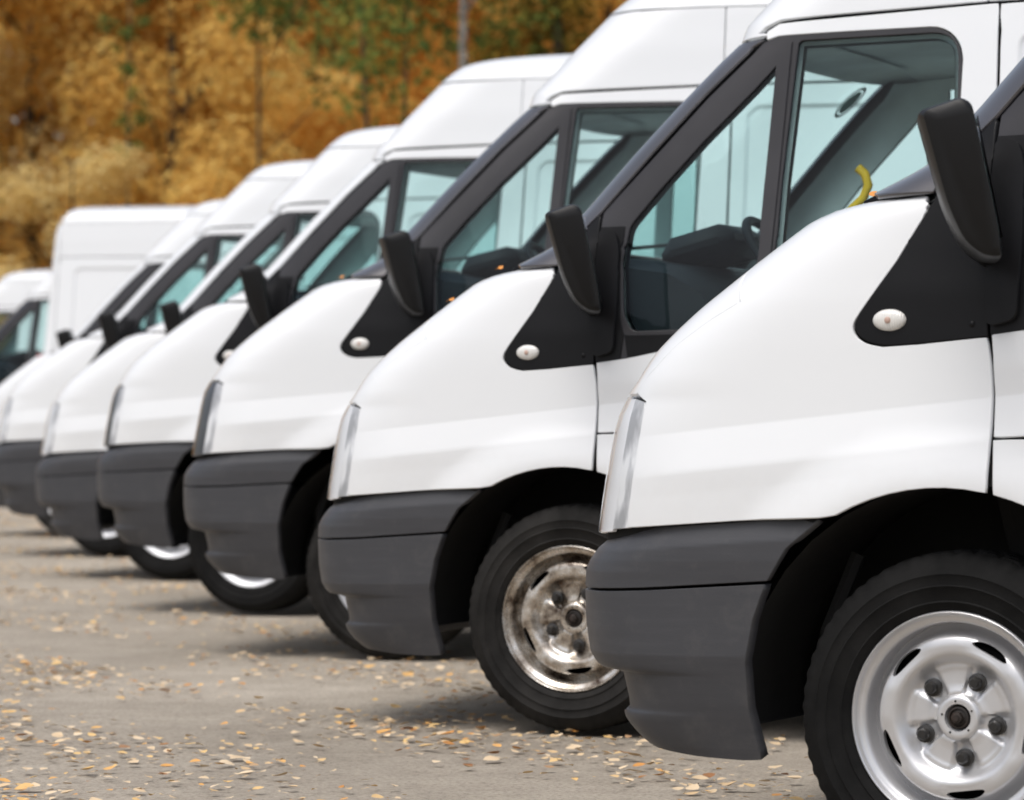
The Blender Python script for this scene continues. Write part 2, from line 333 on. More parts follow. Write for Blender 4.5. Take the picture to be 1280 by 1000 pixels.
def panel(mb, kind, outline, holes=(), off=0., t=.012, h=.028, gap=.0022, extra=(), mirror=False, rim=True, hz=None, stag=True, tout=None):
    """one sheet of the skin with real edges; mirror adds the same on the far side"""
    o = inset(outline, gap) if gap else (outline if area(outline) > 0 else outline[::-1])
    o = dense(o, h * .8); H = [dense((inset(q, -gap) if gap else (q if area(q) > 0 else q[::-1])), h * .8) for q in holes]
    xs = np.array([p[0] for p in o]); zs = np.array([p[1] for p in o]); hz = hz or h
    gx, gz = np.meshgrid(np.arange(xs.min() + h / 2, xs.max(), h), np.arange(zs.min() + hz / 2, zs.max(), hz))
    gx[1::2] += h / 2 if stag else 0; gx = gx.ravel(); gz = gz.ravel(); ok = inpoly(gx, gz, o)
    for q in H: ok &= ~inpoly(gx, gz, q)
    gx, gz = gx[ok], gz[ok]
    exq = []; exe = []
    if extra:
        bb = np.array(o + [p for q in H for p in q])
        for q in extra:
            closed = math.hypot(q[0][0] - q[-1][0], q[0][1] - q[-1][1]) < .08; q = list(dict.fromkeys(q)); ex_ = np.array(q)
            ke = inpoly(ex_[:, 0], ex_[:, 1], o)
            for hh in H: ke &= ~inpoly(ex_[:, 0], ex_[:, 1], hh)
            ids = [-1] * len(q)
            for i, p in enumerate(q):
                if ke[i] and np.hypot(bb[:, 0] - p[0], bb[:, 1] - p[1]).min() > .003: ids[i] = len(exq); exq.append(p)
            for i in range(len(q) - (0 if closed else 1)):
                a_, b_ = ids[i], ids[(i + 1) % len(q)]
                if a_ >= 0 and b_ >= 0: exe.append((a_, b_))
    allb = o + [p for q in H for p in q] + exq; ba_ = np.array(allb)
    if len(gx):
        keep = np.ones(len(gx), bool)
        for i in range(0, len(gx), 2000):
            d = np.hypot(gx[i:i + 2000, None] - ba_[None, :, 0], gz[i:i + 2000, None] - ba_[None, :, 1]).min(1); keep[i:i + 2000] = d > min(h, hz) * .5
        gx, gz = gx[keep], gz[keep]
    pts = [Vector(p) for p in allb] + [Vector((a, b)) for a, b in zip(gx, gz)]
    edges = []; b0 = 0
    for loop in [o] + H:
        n = len(loop); edges += [(b0 + i, b0 + (i + 1) % n) for i in range(n)]; b0 += n
    edges += [(a_ + b0, b_ + b0) for a_, b_ in exe]
    vo, eo, fo, ov, oe, of = delaunay_2d_cdt(pts, edges, [], 0, 1e-6)
    P2 = np.array([(v.x, v.y) for v in vo]); tri = np.array([f for f in fo if len(f) == 3])
    cen = P2[tri].mean(1); ok = inpoly(cen[:, 0], cen[:, 1], o)
    for q in H: ok &= ~inpoly(cen[:, 0], cen[:, 1], q)
    tri = tri[ok]; e1 = P2[tri[:, 1]] - P2[tri[:, 0]]; e2 = P2[tri[:, 2]] - P2[tri[:, 0]]; cr = e1[:, 0] * e2[:, 1] - e1[:, 1] * e2[:, 0]
    tri[cr < 0] = tri[cr < 0][:, ::-1]
    P, N = surfN(kind, P2[:, 0], P2[:, 1], off)
    V = [tuple(p) for p in P]; NN = [tuple(p) for p in N]; Fc = [tuple(f) for f in tri]
    if rim:
        for li, loop in enumerate([o] + H):
            L_ = np.array(loop); Pb, Nb = surfN(kind, L_[:, 0], L_[:, 1], off)
            T_ = np.roll(Pb, -1, 0) - np.roll(Pb, 1, 0); T_ /= np.maximum(np.linalg.norm(T_, axis=1, keepdims=True), 1e-9)
            O = np.cross(T_, Nb)
            if li: O = -O                    # holes run the same way round, their outside is the hole
            O /= np.maximum(np.linalg.norm(O, axis=1, keepdims=True), 1e-9); n = len(loop); b = len(V)
            e = min(.0016, gap * .8 + .0003)
            V += [tuple(q) for q in Pb] + [tuple(q) for q in Pb + O * e - Nb * e] + [tuple(q) for q in Pb + O * e - Nb * (tout if (tout is not None and not li) else t)]
            h2 = (O + Nb) / np.linalg.norm(O + Nb, axis=1, keepdims=True)
            NN += [tuple(q) for q in Nb] + [tuple(q) for q in h2] + [tuple(q) for q in O]
            for i in range(n):
                j = (i + 1) % n
                for k in range(2):
                    q = (b + k * n + i, b + (k + 1) * n + i, b + (k + 1) * n + j, b + k * n + j); Fc.append(q if not li else q[::-1])
    mb.add(V, Fc, NN)
    if mirror: mb.add([(x, -y, z) for x, y, z in V], [f[::-1] for f in Fc], [(x, -y, z) for x, y, z in NN])
    return mb
def both(name, kind, outline, mat, parent, **kw):
    """a near-side part and its far-side twin, two objects"""
    mb = MB(); panel(mb, kind, outline, **kw); a = mb.build(name, mat, parent)
    b = MB().add([(x, -y, z) for x, y, z in mb.v], [f[::-1] for f in mb.f], [(x, -y, z) for x, y, z in mb.nr]).build(name, mat, parent)
    return a, b
def sym(half):
    """half outline (s>=0, starts and ends at s=0) -> outline spanning both sides"""
    return half + [(-s, z) for s, z in half[::-1] if s > 1e-6]

# ------------------------------------------------------------------ outlines (side view, metres; x rearwards from the front axle)
arch = [(-.245, .741)] + [(.466 * math.cos(R(a)), .335 + .466 * math.sin(R(a))) for a in (118, 113, 108, 103, 98, 93, 88, 83, 77)]
tri_lo = [(.097, 1.103), (-.05, 1.092), (-.125, 1.089), (-.160, 1.097), (-.182, 1.112), (-.190, 1.130), (-.183, 1.150), (-.165, 1.176), (-.10, 1.263), (-.02, 1.394)]
gapline = [(.05, 1.505), (.131, 1.585), (.259, 1.717), (.412, 1.877), (.545, 1.998), (.575, 2.030)]
drip = [(.553, 2.052), (.580, 2.075), (.629, 2.092), (.829, 2.098), (1.249, 2.110), (2.5, 2.118), (4.15, 2.120)]
top_w = [(.589, 2.040), (.627, 2.049), (.841, 2.050), (1.08, 2.049), (1.140, 2.038), (1.176, 2.006), (1.184, 1.948), (1.172, 1.60), (1.166, 1.33), (1.155, 1.268), (1.125, 1.238), (1.05, 1.222), (.60, 1.160), (.32, 1.138), (.20, 1.117), (.102, 1.106)]
def cat(p, k=4):
    out = []
    for i in range(len(p) - 1):
        a = p[max(i - 1, 0)]; b = p[i]; c = p[i + 1]; d = p[min(i + 2, len(p) - 1)]
        for j in range(k):
            t = j / k; out.append(tuple(.5 * ((2 * b[m]) + (-a[m] + c[m]) * t + (2 * a[m] - 5 * b[m] + 4 * c[m] - d[m]) * t * t + (-a[m] + 3 * b[m] - 3 * c[m] + d[m]) * t ** 3) for m in (0, 1)))
    return out + [p[-1]]
tri_lo = tri_lo[:2] + cat(tri_lo[2:9]) + tri_lo[9:]
top_w = top_w[:3] + [(1.085 + .098 * math.cos(R(a)), 1.951 + .098 * math.sin(R(a))) for a in (90, 78, 66, 54, 42, 30, 18, 6)] + top_w[6:]
WB = 3.30
def zsw(x): return .990 + .012 * (x - .2) if x > .2 else .972 + .088 * x
def swl(xa, xb, K='upper'):
    L_ = []
    for e in (.010, .003, -.003, -.010, -.028, -.055, -.074, -.081, -.090, -.105, -.125, -.134):
        q = [XZ(K, xa + (xb - xa) * i / 50, zsw(xa + (xb - xa) * i / 50) + e) for i in range(51)]; L_.append(q)
    return L_
def arc(cx, cz, r_, a0, a1, n): return [(cx + r_ * math.cos(R(a0 + (a1 - a0) * k / n)), cz + r_ * math.sin(R(a0 + (a1 - a0) * k / n))) for k in range(n + 1)]
q_hole = rc([(.634, 1.972), (.60, 1.62), (.575, 1.20), (.215, 1.196), (.186, 1.24), (.174, 1.40), (.190, 1.508), (.282, 1.615), (.409, 1.750), (.560, 1.895)], [.012, 0, .03, .02, .03, .02, .02, 0, 0, 0])
m_hole = rc([(.692, 2.031), (1.168, 2.032), (1.172, 1.60), (1.150, 1.26), (.632, 1.188), (.655, 1.62)], [.012, .085, 0, .05, .02, 0], 10)

def build_van(front_mat='white_paint', label='', group='white panel vans parked in a row', body='white_paint', name='panel_van'):
    root = bpy.data.objects.new(name, None); col.objects.link(root)
    root['category'] = 'van'; root['label'] = label; root['group'] = group
    # --- fender
    K = 'nose'
    cut = [(-.712, 1.003), (-.672, 1.045), (-.602, 1.106), (-.52, 1.155), (-.455, 1.188)]
    cut_s = pl(K, cut) + [AZ(48, 1.245), AZ(44, 1.29), AZ(42, 1.35), AZ(44, 1.385), AZ(50, 1.396)]
    lamp_r = [(-.712, .723), (-.689, .89), (-.677, .985)]
    fend = pl(K, [(-.712, .721)] + [(-.566, .729), (-.386, .739), (-.253, .742)] + arch[1:] + [(.108, .90), (.108, .99), (.1045, 1.05)] + tri_lo) + [XZ(K, -.03, 1.400)] + cut_s[::-1][1:] + pl(K, lamp_r[::-1][:-1])
    both('fender', K, fend, body, root, h=.022, t=.014, gap=.0036, extra=swl(-.70, .10, K))
    # --- bonnet across the nose, and the panel between the lamps
    zc = 1.403
    inn = [AZ(31, .985)]
    hood = sym([(0, 1.000)] + [AZ(31, 1.000)] + cut_s[:] + [AZ(56, zc - .002), AZ(40, zc), AZ(20, zc), (0, zc)])
    mb = MB(); panel(mb, K, hood, h=.035, hz=.008, t=.02, gap=.002, stag=False); mb.build('bonnet', body, root)
    holes = [rc([(-.42, z0), (.42, z0), (.42, z0 + .062), (-.42, z0 + .062)], .02) for z0 in (.735, .815, .895)]
    mb = MB(); panel(mb, K, sym([(0, .70), AZ(34, .70), AZ(31, .996), (0, .996)]), holes=holes, h=.035, t=.03, off=.012); mb.build('grille_panel', front_mat, root)
    # --- headlamps
    lo = pl(K, lamp_r) + pl(K, [(-.714, .999)]) + [AZ(31.5, .999), AZ(34.5, .702), XZ(K, -.775, .715)]
    for sgn in (1, -1):
        mb = MB(); panel(mb, K, lo, h=.03, t=.02); V, Fc, N_ = mb.v, mb.f, mb.nr
        if sgn < 0: V = [(x, -y, z) for x, y, z in V]; Fc = [f[::-1] for f in Fc]; N_ = [(x, -y, z) for x, y, z in N_]
        a = MB().add(V, Fc, N_).build('headlight', 'lamp_glass', root)
        for nm_, mt_, poly in (('reflector', 'reflector', pl(K, lamp_r + [(-.722, .995), (-.739, .89), (-.765, .72)])), ('lamp_bezel', 'bezel_white', pl(K, [(-.766, .715), (-.740, .89), (-.723, .995)]) + [AZ(31.5, .996), AZ(34.5, .702)])):
            mb = MB(); panel(mb, K, poly, h=.03, t=.01, off=-.006, gap=.0005); V, Fc, N_ = mb.v, mb.f, mb.nr
            if sgn < 0: V = [(x, -y, z) for x, y, z in V]; Fc = [f[::-1] for f in Fc]; N_ = [(x, -y, z) for x, y, z in N_]
            MB().add(V, Fc, N_).build(nm_, mt_, a)
    # --- front bumper: upper band and lower apron, one groove between
    K = 'bumper'
    top = sym([(0, .672), AZ(30, .680), AZ(40, .700), AZ(47, .716)] + pl(K, [(-.712, .7215), (-.566, .729), (-.386, .739), (-.257, .742), (-.334, .680), (-.378, .614), (-.52, .606), (-.669, .598), (-.79, .594)]) + [AZ(30, .592), (0, .592)])
    mb = MB(); panel(mb, K, top, h=.03, hz=.006, t=.02, gap=.002, stag=False); mb.build('bumper_upper', 'bumper_plastic', root)
    low = sym([(0, .586), AZ(30, .586)] + pl(K, [(-.79, .588), (-.669, .592), (-.52, .600), (-.384, .607), (-.414, .534), (-.434, .444), (-.436, .346), (-.420, .243), (-.461, .241), (-.579, .246), (-.66, .254)]) + [AZ(42, .258), AZ(30, .262), (0, .262)])
    intake = rc([(-.55, .30), (.55, .30), (.55, .40), (-.55, .40)], .03)
    mb = MB(); panel(mb, K, low, holes=[intake], h=.03, hz=.006, t=.035, gap=.001, stag=False); mb.build('bumper_lower', 'bumper_plastic', root)
    # --- black corner trim, door, door frame
    K = 'upper'
    tri = pl(K, tri_lo + [(-.022, 1.398), (.0, 1.440), (.030, 1.486), (.092, 1.545), (.094, 1.30)], True)
    ta, tb = both('corner_trim', K, tri, 'black_trim', root, h=.02, off=.002, t=.02)
    skin = pl(K, [(.102, 1.103), (.1065, 1.05), (.110, .99), (.110, .902), (.36, .902), (.49, .865), (.575, .74), (.60, .34), (1.283, .34), (1.286, 1.2), (1.286, 2.106), (.829, 2.092), (.629, 2.086), (.587, 2.066)] + top_w, True)
    da, db = both('front_door', K, skin, body, root, h=.026, extra=swl(.115, 1.28))
    both('arch_panel', K, pl(K, [(.109, .897), (.355, .897), (.482, .86), (.568, .737), (.593, .34)] + arc(0, .335, .466, 0, 76, 16), True), body, root, h=.026, extra=swl(.12, .5))
    frame = pl(K, [(.097, 1.548)] + gapline[1:] + [(.583, 2.036)] + top_w[1:-1] + [(.20, 1.115), (.099, 1.104), (.095, 1.30)], True)
    fr = both('window_frame', K, frame, 'frame_film', None, holes=[pl(K, q_hole, True), pl(K, m_hole, True)], h=.022, t=.018, off=-.003)
    for d_, f_, sg in ((da, fr[0], -1), (db, fr[1], 1)):
        f_.parent = d_
        for hole in (q_hole, m_hole):
            mb = MB(); panel(mb, K, inset(pl(K, hole, True), -.006), h=.05, t=.004, off=-.012, gap=0)
            V, Fc, N_ = mb.v, mb.f, mb.nr
            if sg > 0: V = [(x, -y, z) for x, y, z in V]; Fc = [q[::-1] for q in Fc]; N_ = [(x, -y, z) for x, y, z in N_]
            MB().add(V, Fc, N_).build('window_pane', 'window_glass', d_)
        # bar between quarter light and main pane, standing proud
        bar = [(.632, 2.03), (.672, 2.03), (.645, 1.62), (.615, 1.19), (.585, 1.19), (.605, 1.62)]
        mb = MB(); panel(mb, K, pl(K, bar, True), h=.03, off=.004, gap=0, t=.02); V, Fc, N_ = mb.v, mb.f, mb.nr
        if sg > 0: V = [(x, -y, z) for x, y, z in V]; Fc = [q[::-1] for q in Fc]; N_ = [(x, -y, z) for x, y, z in N_]
        MB().add(V, Fc, N_).build('divider_bar', 'frame_film', d_)
        for trim in ([(.099, 1.506), (.176, 1.506), (.166, 1.40), (.176, 1.235), (.188, 1.186), (.178, 1.116), (.101, 1.107), (.096, 1.30)], [(.20, 1.120), (.32, 1.141), (.60, 1.163), (1.05, 1.225), (1.12, 1.243), (1.10, 1.246), (.632, 1.180), (.60, 1.184), (.21, 1.184), (.190, 1.186)]):
            mb = MB(); panel(mb, K, pl(K, trim, True), h=.02, off=.0015, gap=.0008, t=.006); V, Fc, N_ = mb.v, mb.f, mb.nr
            if sg > 0: V = [(x, -y, z) for x, y, z in V]; Fc = [q[::-1] for q in Fc]; N_ = [(x, -y, z) for x, y, z in N_]
            MB().add(V, Fc, N_).build('door_trim', 'black_trim', d_)
        # moulded base the mirror arm grows from
        base = rc([(.098, 1.120), (.160, 1.135), (.168, 1.30), (.166, 1.44), (.150, 1.492), (.105, 1.497), (.097, 1.40)], .02)
        mb = MB(); panel(mb, K, pl(K, base, True), h=.02, off=.020, gap=0, t=.03); V, Fc, N_ = mb.v, mb.f, mb.nr
        if sg > 0: V = [(x, -y, z) for x, y, z in V]; Fc = [q[::-1] for q in Fc]; N_ = [(x, -y, z) for x, y, z in N_]
        MB().add(V, Fc, N_).build('mirror_base', 'black_trim', d_)
        mb = MB().box((1.19, sg * .975, 1.045), (.17, .03, .032), bev=.01); mb.build('door_handle', 'black_trim', d_)
    # --- side indicator in the trim
    for tr_, sg in ((ta, -1), (tb, 1)):
        V = []; Fc = []; n = 28
        P0, N0 = surfN('upper', [XZ('upper', -.113, 1.141)[0]], [1.141]); c0 = P0[0] * np.array([1, -sg, 1]) if sg > 0 else P0[0]
        c0 = (P0[0][0], sg * abs(P0[0][1]), P0[0][2]); rings = [(1, -.004), (1, .004), (.93, .008), (.7, .012), (.35, .014)]
        for f_, hh in rings: V += [(c0[0] + .036 * f_ * math.cos(2 * math.pi * k / n), c0[1] + sg * hh, c0[2] + .0225 * f_ * math.sin(2 * math.pi * k / n)) for k in range(n)]
        V.append((c0[0], c0[1] + sg * .0145, c0[2])); m_ = len(rings)
        for j in range(m_ - 1):
            for k in range(n): q = (j * n + k, (j + 1) * n + k, (j + 1) * n + (k + 1) % n, j * n + (k + 1) % n); Fc.append(q if sg > 0 else q[::-1])
        for k in range(n): q = ((m_ - 1) * n + k, len(V) - 1, (m_ - 1) * n + (k + 1) % n); Fc.append(q if sg > 0 else q[::-1])
        o = mesh_obj('side_indicator', V, Fc, 'lens_white', tr_)
        mb = MB().lathe_y([(.0001, -.016), (.006, -.0165), (.008, -.012)], 12, (c0[0], c0[1] if sg < 0 else c0[1] + .03, c0[2])); mb.build('lens_dot', 'lens_orange_dot', tr_)
        P0, N0 = surfN('upper', [XZ('upper', .063, 1.128)[0]], [1.128]); MB().lathe_y([(.0001, -.004), (.006, -.004), (.008, .001)], 12, (P0[0][0], sg * abs(P0[0][1]), P0[0][2])).build('screw', 'black_trim', tr_)
    # --- door mirror: rounded deep housing, its glass turned in towards the driver
    for sg in (-1, 1):
        mb = MB(); side = rc([(-.046, .155), (.040, .166), (.060, .150), (.064, -.10), (.058, -.158), (.022, -.150), (-.012, -.115), (-.032, -.04)], [.014, .02, .02, .02, .012, .04, .04, .05], 5)
        nn = len(side); V = []; Fc = []
        for (yy, sc_) in [(-.125, .70), (-.118, .90), (-.10, .98), (-.06, 1.0), (.05, 1.0), (.10, .97), (.12, .88), (.128, .70)]:
            V += [(.052 + (px - .052) * sc_, yy, pz * (1 - (1 - sc_) * .35)) for px, pz in side]
        for j in range(7):
            for k in range(nn): Fc.append((j * nn + k, j * nn + (k + 1) % nn, (j + 1) * nn + (k + 1) % nn, (j + 1) * nn + k))
        Fc += [tuple(range(nn))[::-1], tuple(7 * nn + k for k in range(nn))]
        rot = Matrix.Rotation(R(22), 3, 'Z') @ Matrix.Rotation(R(10.5), 3, 'Y').inverted()
        c = Vector((.098, -1.13, 1.388)); V = [c + rot @ Vector(q) for q in V]
        G = [c + rot @ Vector(q) for q in [(.0665, -.098, -.115), (.0665, .100, -.115), (.0665, .100, .125), (.0665, -.098, .125)]]
        arm = [c + rot @ Vector((.02, .08, -.08)), Vector((.09, -.985, 1.285)), Vector((.10, -.93, 1.27))]; arm2 = [c + rot @ Vector((.0, .10, .05)), Vector((.11, -.985, 1.42)), Vector((.122, -.90, 1.42))]
        fl = (lambda q: (q[0], q[1] * -sg, q[2]))
        h_ = MB().add([fl(q) for q in V], Fc).build('door_mirror', 'mirror_plastic', root, split=35)
        MB().add([fl(q) for q in G], [(0, 1, 2, 3)]).build('mirror_glass', 'mirror_glass', h_, smooth=False)
        mb = MB().tube([fl(q) for q in arm], [.026, .030, .032], 12); mb.build('mirror_arm', 'mirror_plastic', h_, split=50)
    # --- A-pillars, cowl, windscreen
    pil = [AZ(49, 1.470), AZ(47, 1.404), AZ(54, 1.398)] + pl(K, [(-.030, 1.398), (-.006, 1.440), (.026, 1.490), (.090, 1.550)] + [(x - .012, z + .008) for x, z in gapline[2:-1]] + [(.545, 2.022)]) + [AZ(62, 2.042), AZ(49, 2.036)]
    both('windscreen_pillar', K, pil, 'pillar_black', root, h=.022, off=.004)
    cw = sym([(0, 1.392), AZ(46, 1.394), AZ(48.5, 1.466), (0, 1.470)]); mb = MB(); panel(mb, K, cw, h=.04, hz=.012, gap=.001); mb.build('cowl', 'black_trim', root)
    ws = sym([(0, 1.472), AZ(48.7, 1.472), AZ(48.7, 2.044), (0, 2.044)]); mb = MB(); panel(mb, K, ws, h=.05, hz=.04, off=-.004, t=.005); w_ = mb.build('windscreen', 'window_glass', root)
    for sy in (.62, .02):
        P, N_ = surfN(K, [sy - k * .07 for k in range(8)], [1.475 + .006 * k for k in range(8)]); MB().tube([tuple(q) for q in P + N_ * .015], .007, 6).build('wiper', 'black_trim', w_)
    # --- roof: front fairing, sides, crown
    mb = MB()
    cr = 2.400
    fr_h = sym([(0, 2.049), AZ(43, 2.051), AZ(66, 2.054)] + pl(K, [(.556, 2.062), (.578, 2.080), (.629, 2.098), (.829, 2.104), (1.252, 2.114), (1.252, 2.402), (.89, 2.398)]) + [AZ(60, 2.399), AZ(43, 2.398), (0, 2.398)])
    panel(mb, K, fr_h, h=.04, hz=.02, t=.015, gap=.001)
    rs = pl(K, [(1.256, 2.114), (2.5, 2.122), (4.20, 2.124), (4.20, 2.402), (1.256, 2.402)], True, .05); panel(mb, K, rs, h=.06, hz=.03, t=.015, gap=.001, mirror=True)
    zz = [2.404, 2.41, 2.42, 2.43, 2.44, 2.45, 2.46, 2.47, 2.48, 2.49, 2.498, 2.506, 2.514, 2.521, 2.528, 2.534, 2.540, 2.546, 2.552, 2.557, 2.561]
    ss = list(np.linspace(0, S1, 40)) + list(np.linspace(S1, 6.2, 60))[1:]; ss = [-s for s in ss[::-1][:-1]] + ss; ns = len(ss)
    S_, Z_ = np.meshgrid(ss, zz); P, N_ = surfN(K, S_.ravel(), Z_.ravel(), .002); nz = len(zz)
    f = [(j * ns + i, j * ns + i + 1, (j + 1) * ns + i + 1, (j + 1) * ns + i) for j in range(nz - 1) for i in range(ns - 1)]
    # straight strip closing the very top
    N_[:, 2] = np.maximum(N_[:, 2], .02); top_i = [(nz - 1) * ns + i for i in range(ns)]
    for i in range(ns // 2): f.append((top_i[i], top_i[i + 1], top_i[ns - 2 - i], top_i[ns - 1 - i]))
    mb.add(P, f, N_); mb.build('roof', body, root)
    # --- cargo side, sill
    sp = pl(K, [(1.293, .34), (2.78, .34)] + [(2.83, .42)] + arc(WB, .335, .463, 170, 10, 22) + [(3.77, .42), (3.80, .36), (4.20, .38), (4.20, 2.118), (2.5, 2.112), (1.293, 2.104)], True, .06)
    both('side_panel', K, sp, body, root, h=.042, t=.015, extra=swl(1.30, 4.19) + [pl(K, rc([(1.345 + e, 1.12 + e), (4.05 - e, 1.12 + e), (4.05 - e, 2.03 - e), (1.345 + e, 2.03 - e)], .06), True, .04) for e in (-.004, .001, .007, .013, .018)])
    # --- rear end
    zz = list(np.linspace(.40, 2.40, 41)); s_end = []
    for side in (1,):
        V = []; Fc = []; NN = []; m_ = 16
        for z in zz:
            x0 = float(np.interp(z, ZG, TAB['upper']['x0'])); ls = float(xrear(z)) - LR - x0; st = S1 + (4.204 - x0); en = S1 + ls + .2495
            ss_ = np.concatenate([np.linspace(st, en, m_)]); P, N_ = surfN(K, ss_, np.full(m_, z)); V += [tuple(q) for q in P]; NN += [tuple(q) for q in N_]
        for j in range(len(zz) - 1):
            for i in range(m_ - 1): Fc.append((j * m_ + i, j * m_ + i + 1, (j + 1) * m_ + i + 1, (j + 1) * m_ + i))
        mb = MB().add(V, Fc, NN); mb.build('rear_door', body, root)
        MB().add([(x, -y, z) for x, y, z in V], [q[::-1] for q in Fc], [(x, -y, z) for x, y, z in NN]).build('rear_door', body, root)
    MB().box((4.34, 0, .42), (.16, 1.86, .16), bev=.03).build('rear_bumper', 'bumper_plastic', root, split=30)
    for sg in (-1, 1): MB().box((4.335, sg * .87, 1.12), (.05, .10, .42), bev=.02).build('tail_light', 'tail_red', root, split=30)
    # --- dark inner shell behind the gaps, wheel housings, underbody
    mb = MB()
    panel(mb, 'nose', sym([(0, .56), AZ(40, .56)] + pl('nose', [(-.60, .60), (-.40, .66), (-.30, .72), (-.25, .752), (-.11, .80), (.0, .81), (.14, .805), (.14, 1.38), (-.0, 1.388)]) + [AZ(50, 1.385), AZ(30, 1.385), (0, 1.385)]), off=-.022, h=.06, hz=.03, rim=False, gap=0)
    panel(mb, 'upper', pl('upper', [(.05, .86), (.16, .815), (.30, .74), (.42, .62), (.47, .50), (.48, .36), (2.82, .36)] + arc(WB, .335, .48, 170, 10, 16) + [(3.78, .38), (4.2, .38), (4.2, 2.16), (.70, 2.16), (.60, 2.10), (.51, 2.07), (.52, 2.03), (.03, 1.57), (-.01, 1.50), (.05, 1.2)], True, .05), holes=[inset(pl('upper', q_hole, True), -.008), inset(pl('upper', m_hole, True), -.008)], off=-.022, h=.08, rim=False, gap=0, mirror=True)
    mb.build('inner_shell', 'shell_black', root); mb = MB()
    for wx in (0., WB):
        n = 20; V = []; Fc = []
        for k in range(n + 1):
            a = math.pi * (-.08 + 1.16 * k / n); rr = .470
            for y in (.925, .88, .62, .55): V.append((wx + rr * math.cos(a), y, max(.30, .335 + rr * math.sin(a))))
        for k in range(n):
            for j in range(3): Fc.append((k * 4 + j, k * 4 + j + 1, (k + 1) * 4 + j + 1, (k + 1) * 4 + j))
        V.append((wx, .55, .33)); c_ = len(V) - 1
        for k in range(n): Fc.append((k * 4 + 3, (k + 1) * 4 + 3, c_))
        MB().add(V, Fc).build('wheel_housing', 'arch_liner', root); MB().add([(x, -y, z) for x, y, z in V], [q[::-1] for q in Fc]).build('wheel_housing', 'arch_liner', root)
    mb = MB(); mb.box((1.9, 0, .42), (4.7, 1.1, .20)); mb.box((1.65, 0, .40), (2.2, 1.84, .12)); mb.box((0, 0, .30), (.12, 1.4, .10)); mb.box((WB, 0, .33), (.12, 1.4, .12))
    for wx in (0., WB):
        for sg in (-1, 1): mb.tube([(wx + .10, sg * .62, .45), (wx + .04, sg * .66, .78)], .035, 8); mb.tube([(wx - .16, sg * .60, .62), (wx - .02, sg * .66, .66)], .012, 6)
    for sg in (-1, 1): mb.tube([(-.36, sg * .70, .30), (-.34, sg * .75, .5), (-.28, sg * .72, .66)], .016, 6)
    mb.build('underbody', 'arch_liner', root, smooth=False)
    # --- cabin
    lin = pl(K, [(.10, 1.15), (.10, 1.53)] + [(x + .005, z + .012) for x, z in gapline[1:-1]] + [(.55, 2.05), (1.75, 2.07), (1.75, .5), (.5, .5), (.45, 1.0)])
    lin = pl(K, [(.02, .95), (.02, 1.40)]) + [AZ(49.3, 1.42), AZ(49.3, 1.72), AZ(49.3, 2.055)] + pl(K, [(1.70, 2.07), (1.70, .62), (.48, .62), (.46, .86), (.16, .92)])
    both('cabin_lining', K, lin, 'cabin_grey', root, holes=[pl(K, q_hole, True), pl(K, inset(m_hole, .012), True)], off=-.050, h=.04, t=-.030, gap=0, tout=-.044)
    mb = MB(); x_ = [(.60, 2.075),(.70, 2.080), (.9, 2.090), (1.72, 2.098)]; V = []
    for xx, zz_ in x_: V += [(xx, -.76, zz_ - .03), (xx, -.5, zz_), (xx, .5, zz_), (xx, .76, zz_ - .03)]
    mb.add(V, [(j * 4 + i, j * 4 + i + 1, j * 4 + 5 + i, j * 4 + 4 + i) for j in range(3) for i in range(3)]); sq = np.linspace(-S1 * 60 / 90, S1 * 60 / 90, 25); Pq, Nq = surfN(K, sq, np.full(25, 2.058), -.03); Pw, Nw = surfN(K, sq, np.full(25, 2.040), -.008)
    b_ = [tuple(q) for q in Pw] + [tuple(q) for q in Pq] + [(.62, q[1] * .97, 2.068) for q in Pq]; mb.add(b_, [(i, i + 1, 26 + i, 25 + i) for i in range(24)] + [(25 + i, 26 + i, 51 + i, 50 + i) for i in range(24)])
    mb.build('headliner', 'cabin_grey', root)
    MB().box((1.70, 0, 1.26), (.03, 1.46, 1.50)).build('bulkhead', 'cabin_grey', root, smooth=False)
    MB().box((.95, 0, .60), (1.60, 1.76, .08)).build('cabin_floor', 'cabin_dark', root, smooth=False)
    mb = MB(); prof = [(-.02, .95), (.48, .95), (.47, 1.16), (.40, 1.33), (.30, 1.395), (.16, 1.420), (-.02, 1.435), (-.08, 1.40)]
    ys = [-.86, -.80, -.5, 0, .5, .80, .86]; sc_ = [.93, .985, 1, 1, 1, .985, .93]; V = []; n = len(prof)
    for y, k in zip(ys, sc_): V += [(x, y, .95 + (z - .95) * k) for x, z in prof]
    Fc = [(j * n + i, j * n + (i + 1) % n, (j + 1) * n + (i + 1) % n, (j + 1) * n + i) for j in range(6) for i in range(n)] + [tuple(range(n)), tuple(6 * n + i for i in range(n))[::-1]]
    mb.add(V, Fc); dash = mb.build('dashboard', 'cabin_dark', root, split=40)
    mb = MB(); mb.box((.28, -.40, 1.455), (.24, .36, .10), Matrix.Rotation(R(-14), 3, 'Y'), .04); mb.build('instrument_hood', 'cabin_dark', dash, split=40)
    ct = Vector((.52, -.40, 1.38)); axn = Vector((.80, 0, .60)).normalized(); u = Vector((0, 1, 0)); v = axn.cross(u); pts = [ct + (u * math.cos(a) + v * math.sin(a)) * .195 for a in np.linspace(0, 2 * math.pi, 33)]
    mb = MB(); mb.tube(pts, .015, 8, False); mb.tube([ct - u * .19, ct - u * .05], .016, 6); mb.tube([ct + u * .19, ct + u * .05], .016, 6); mb.tube([ct - v * .19, ct], .016, 6); mb.tube([ct - axn * .25 - Vector((0, 0, .02)), ct + axn * .02], [.04, .05], 10); mb.build('steering_wheel', 'cabin_dark', root, split=50)
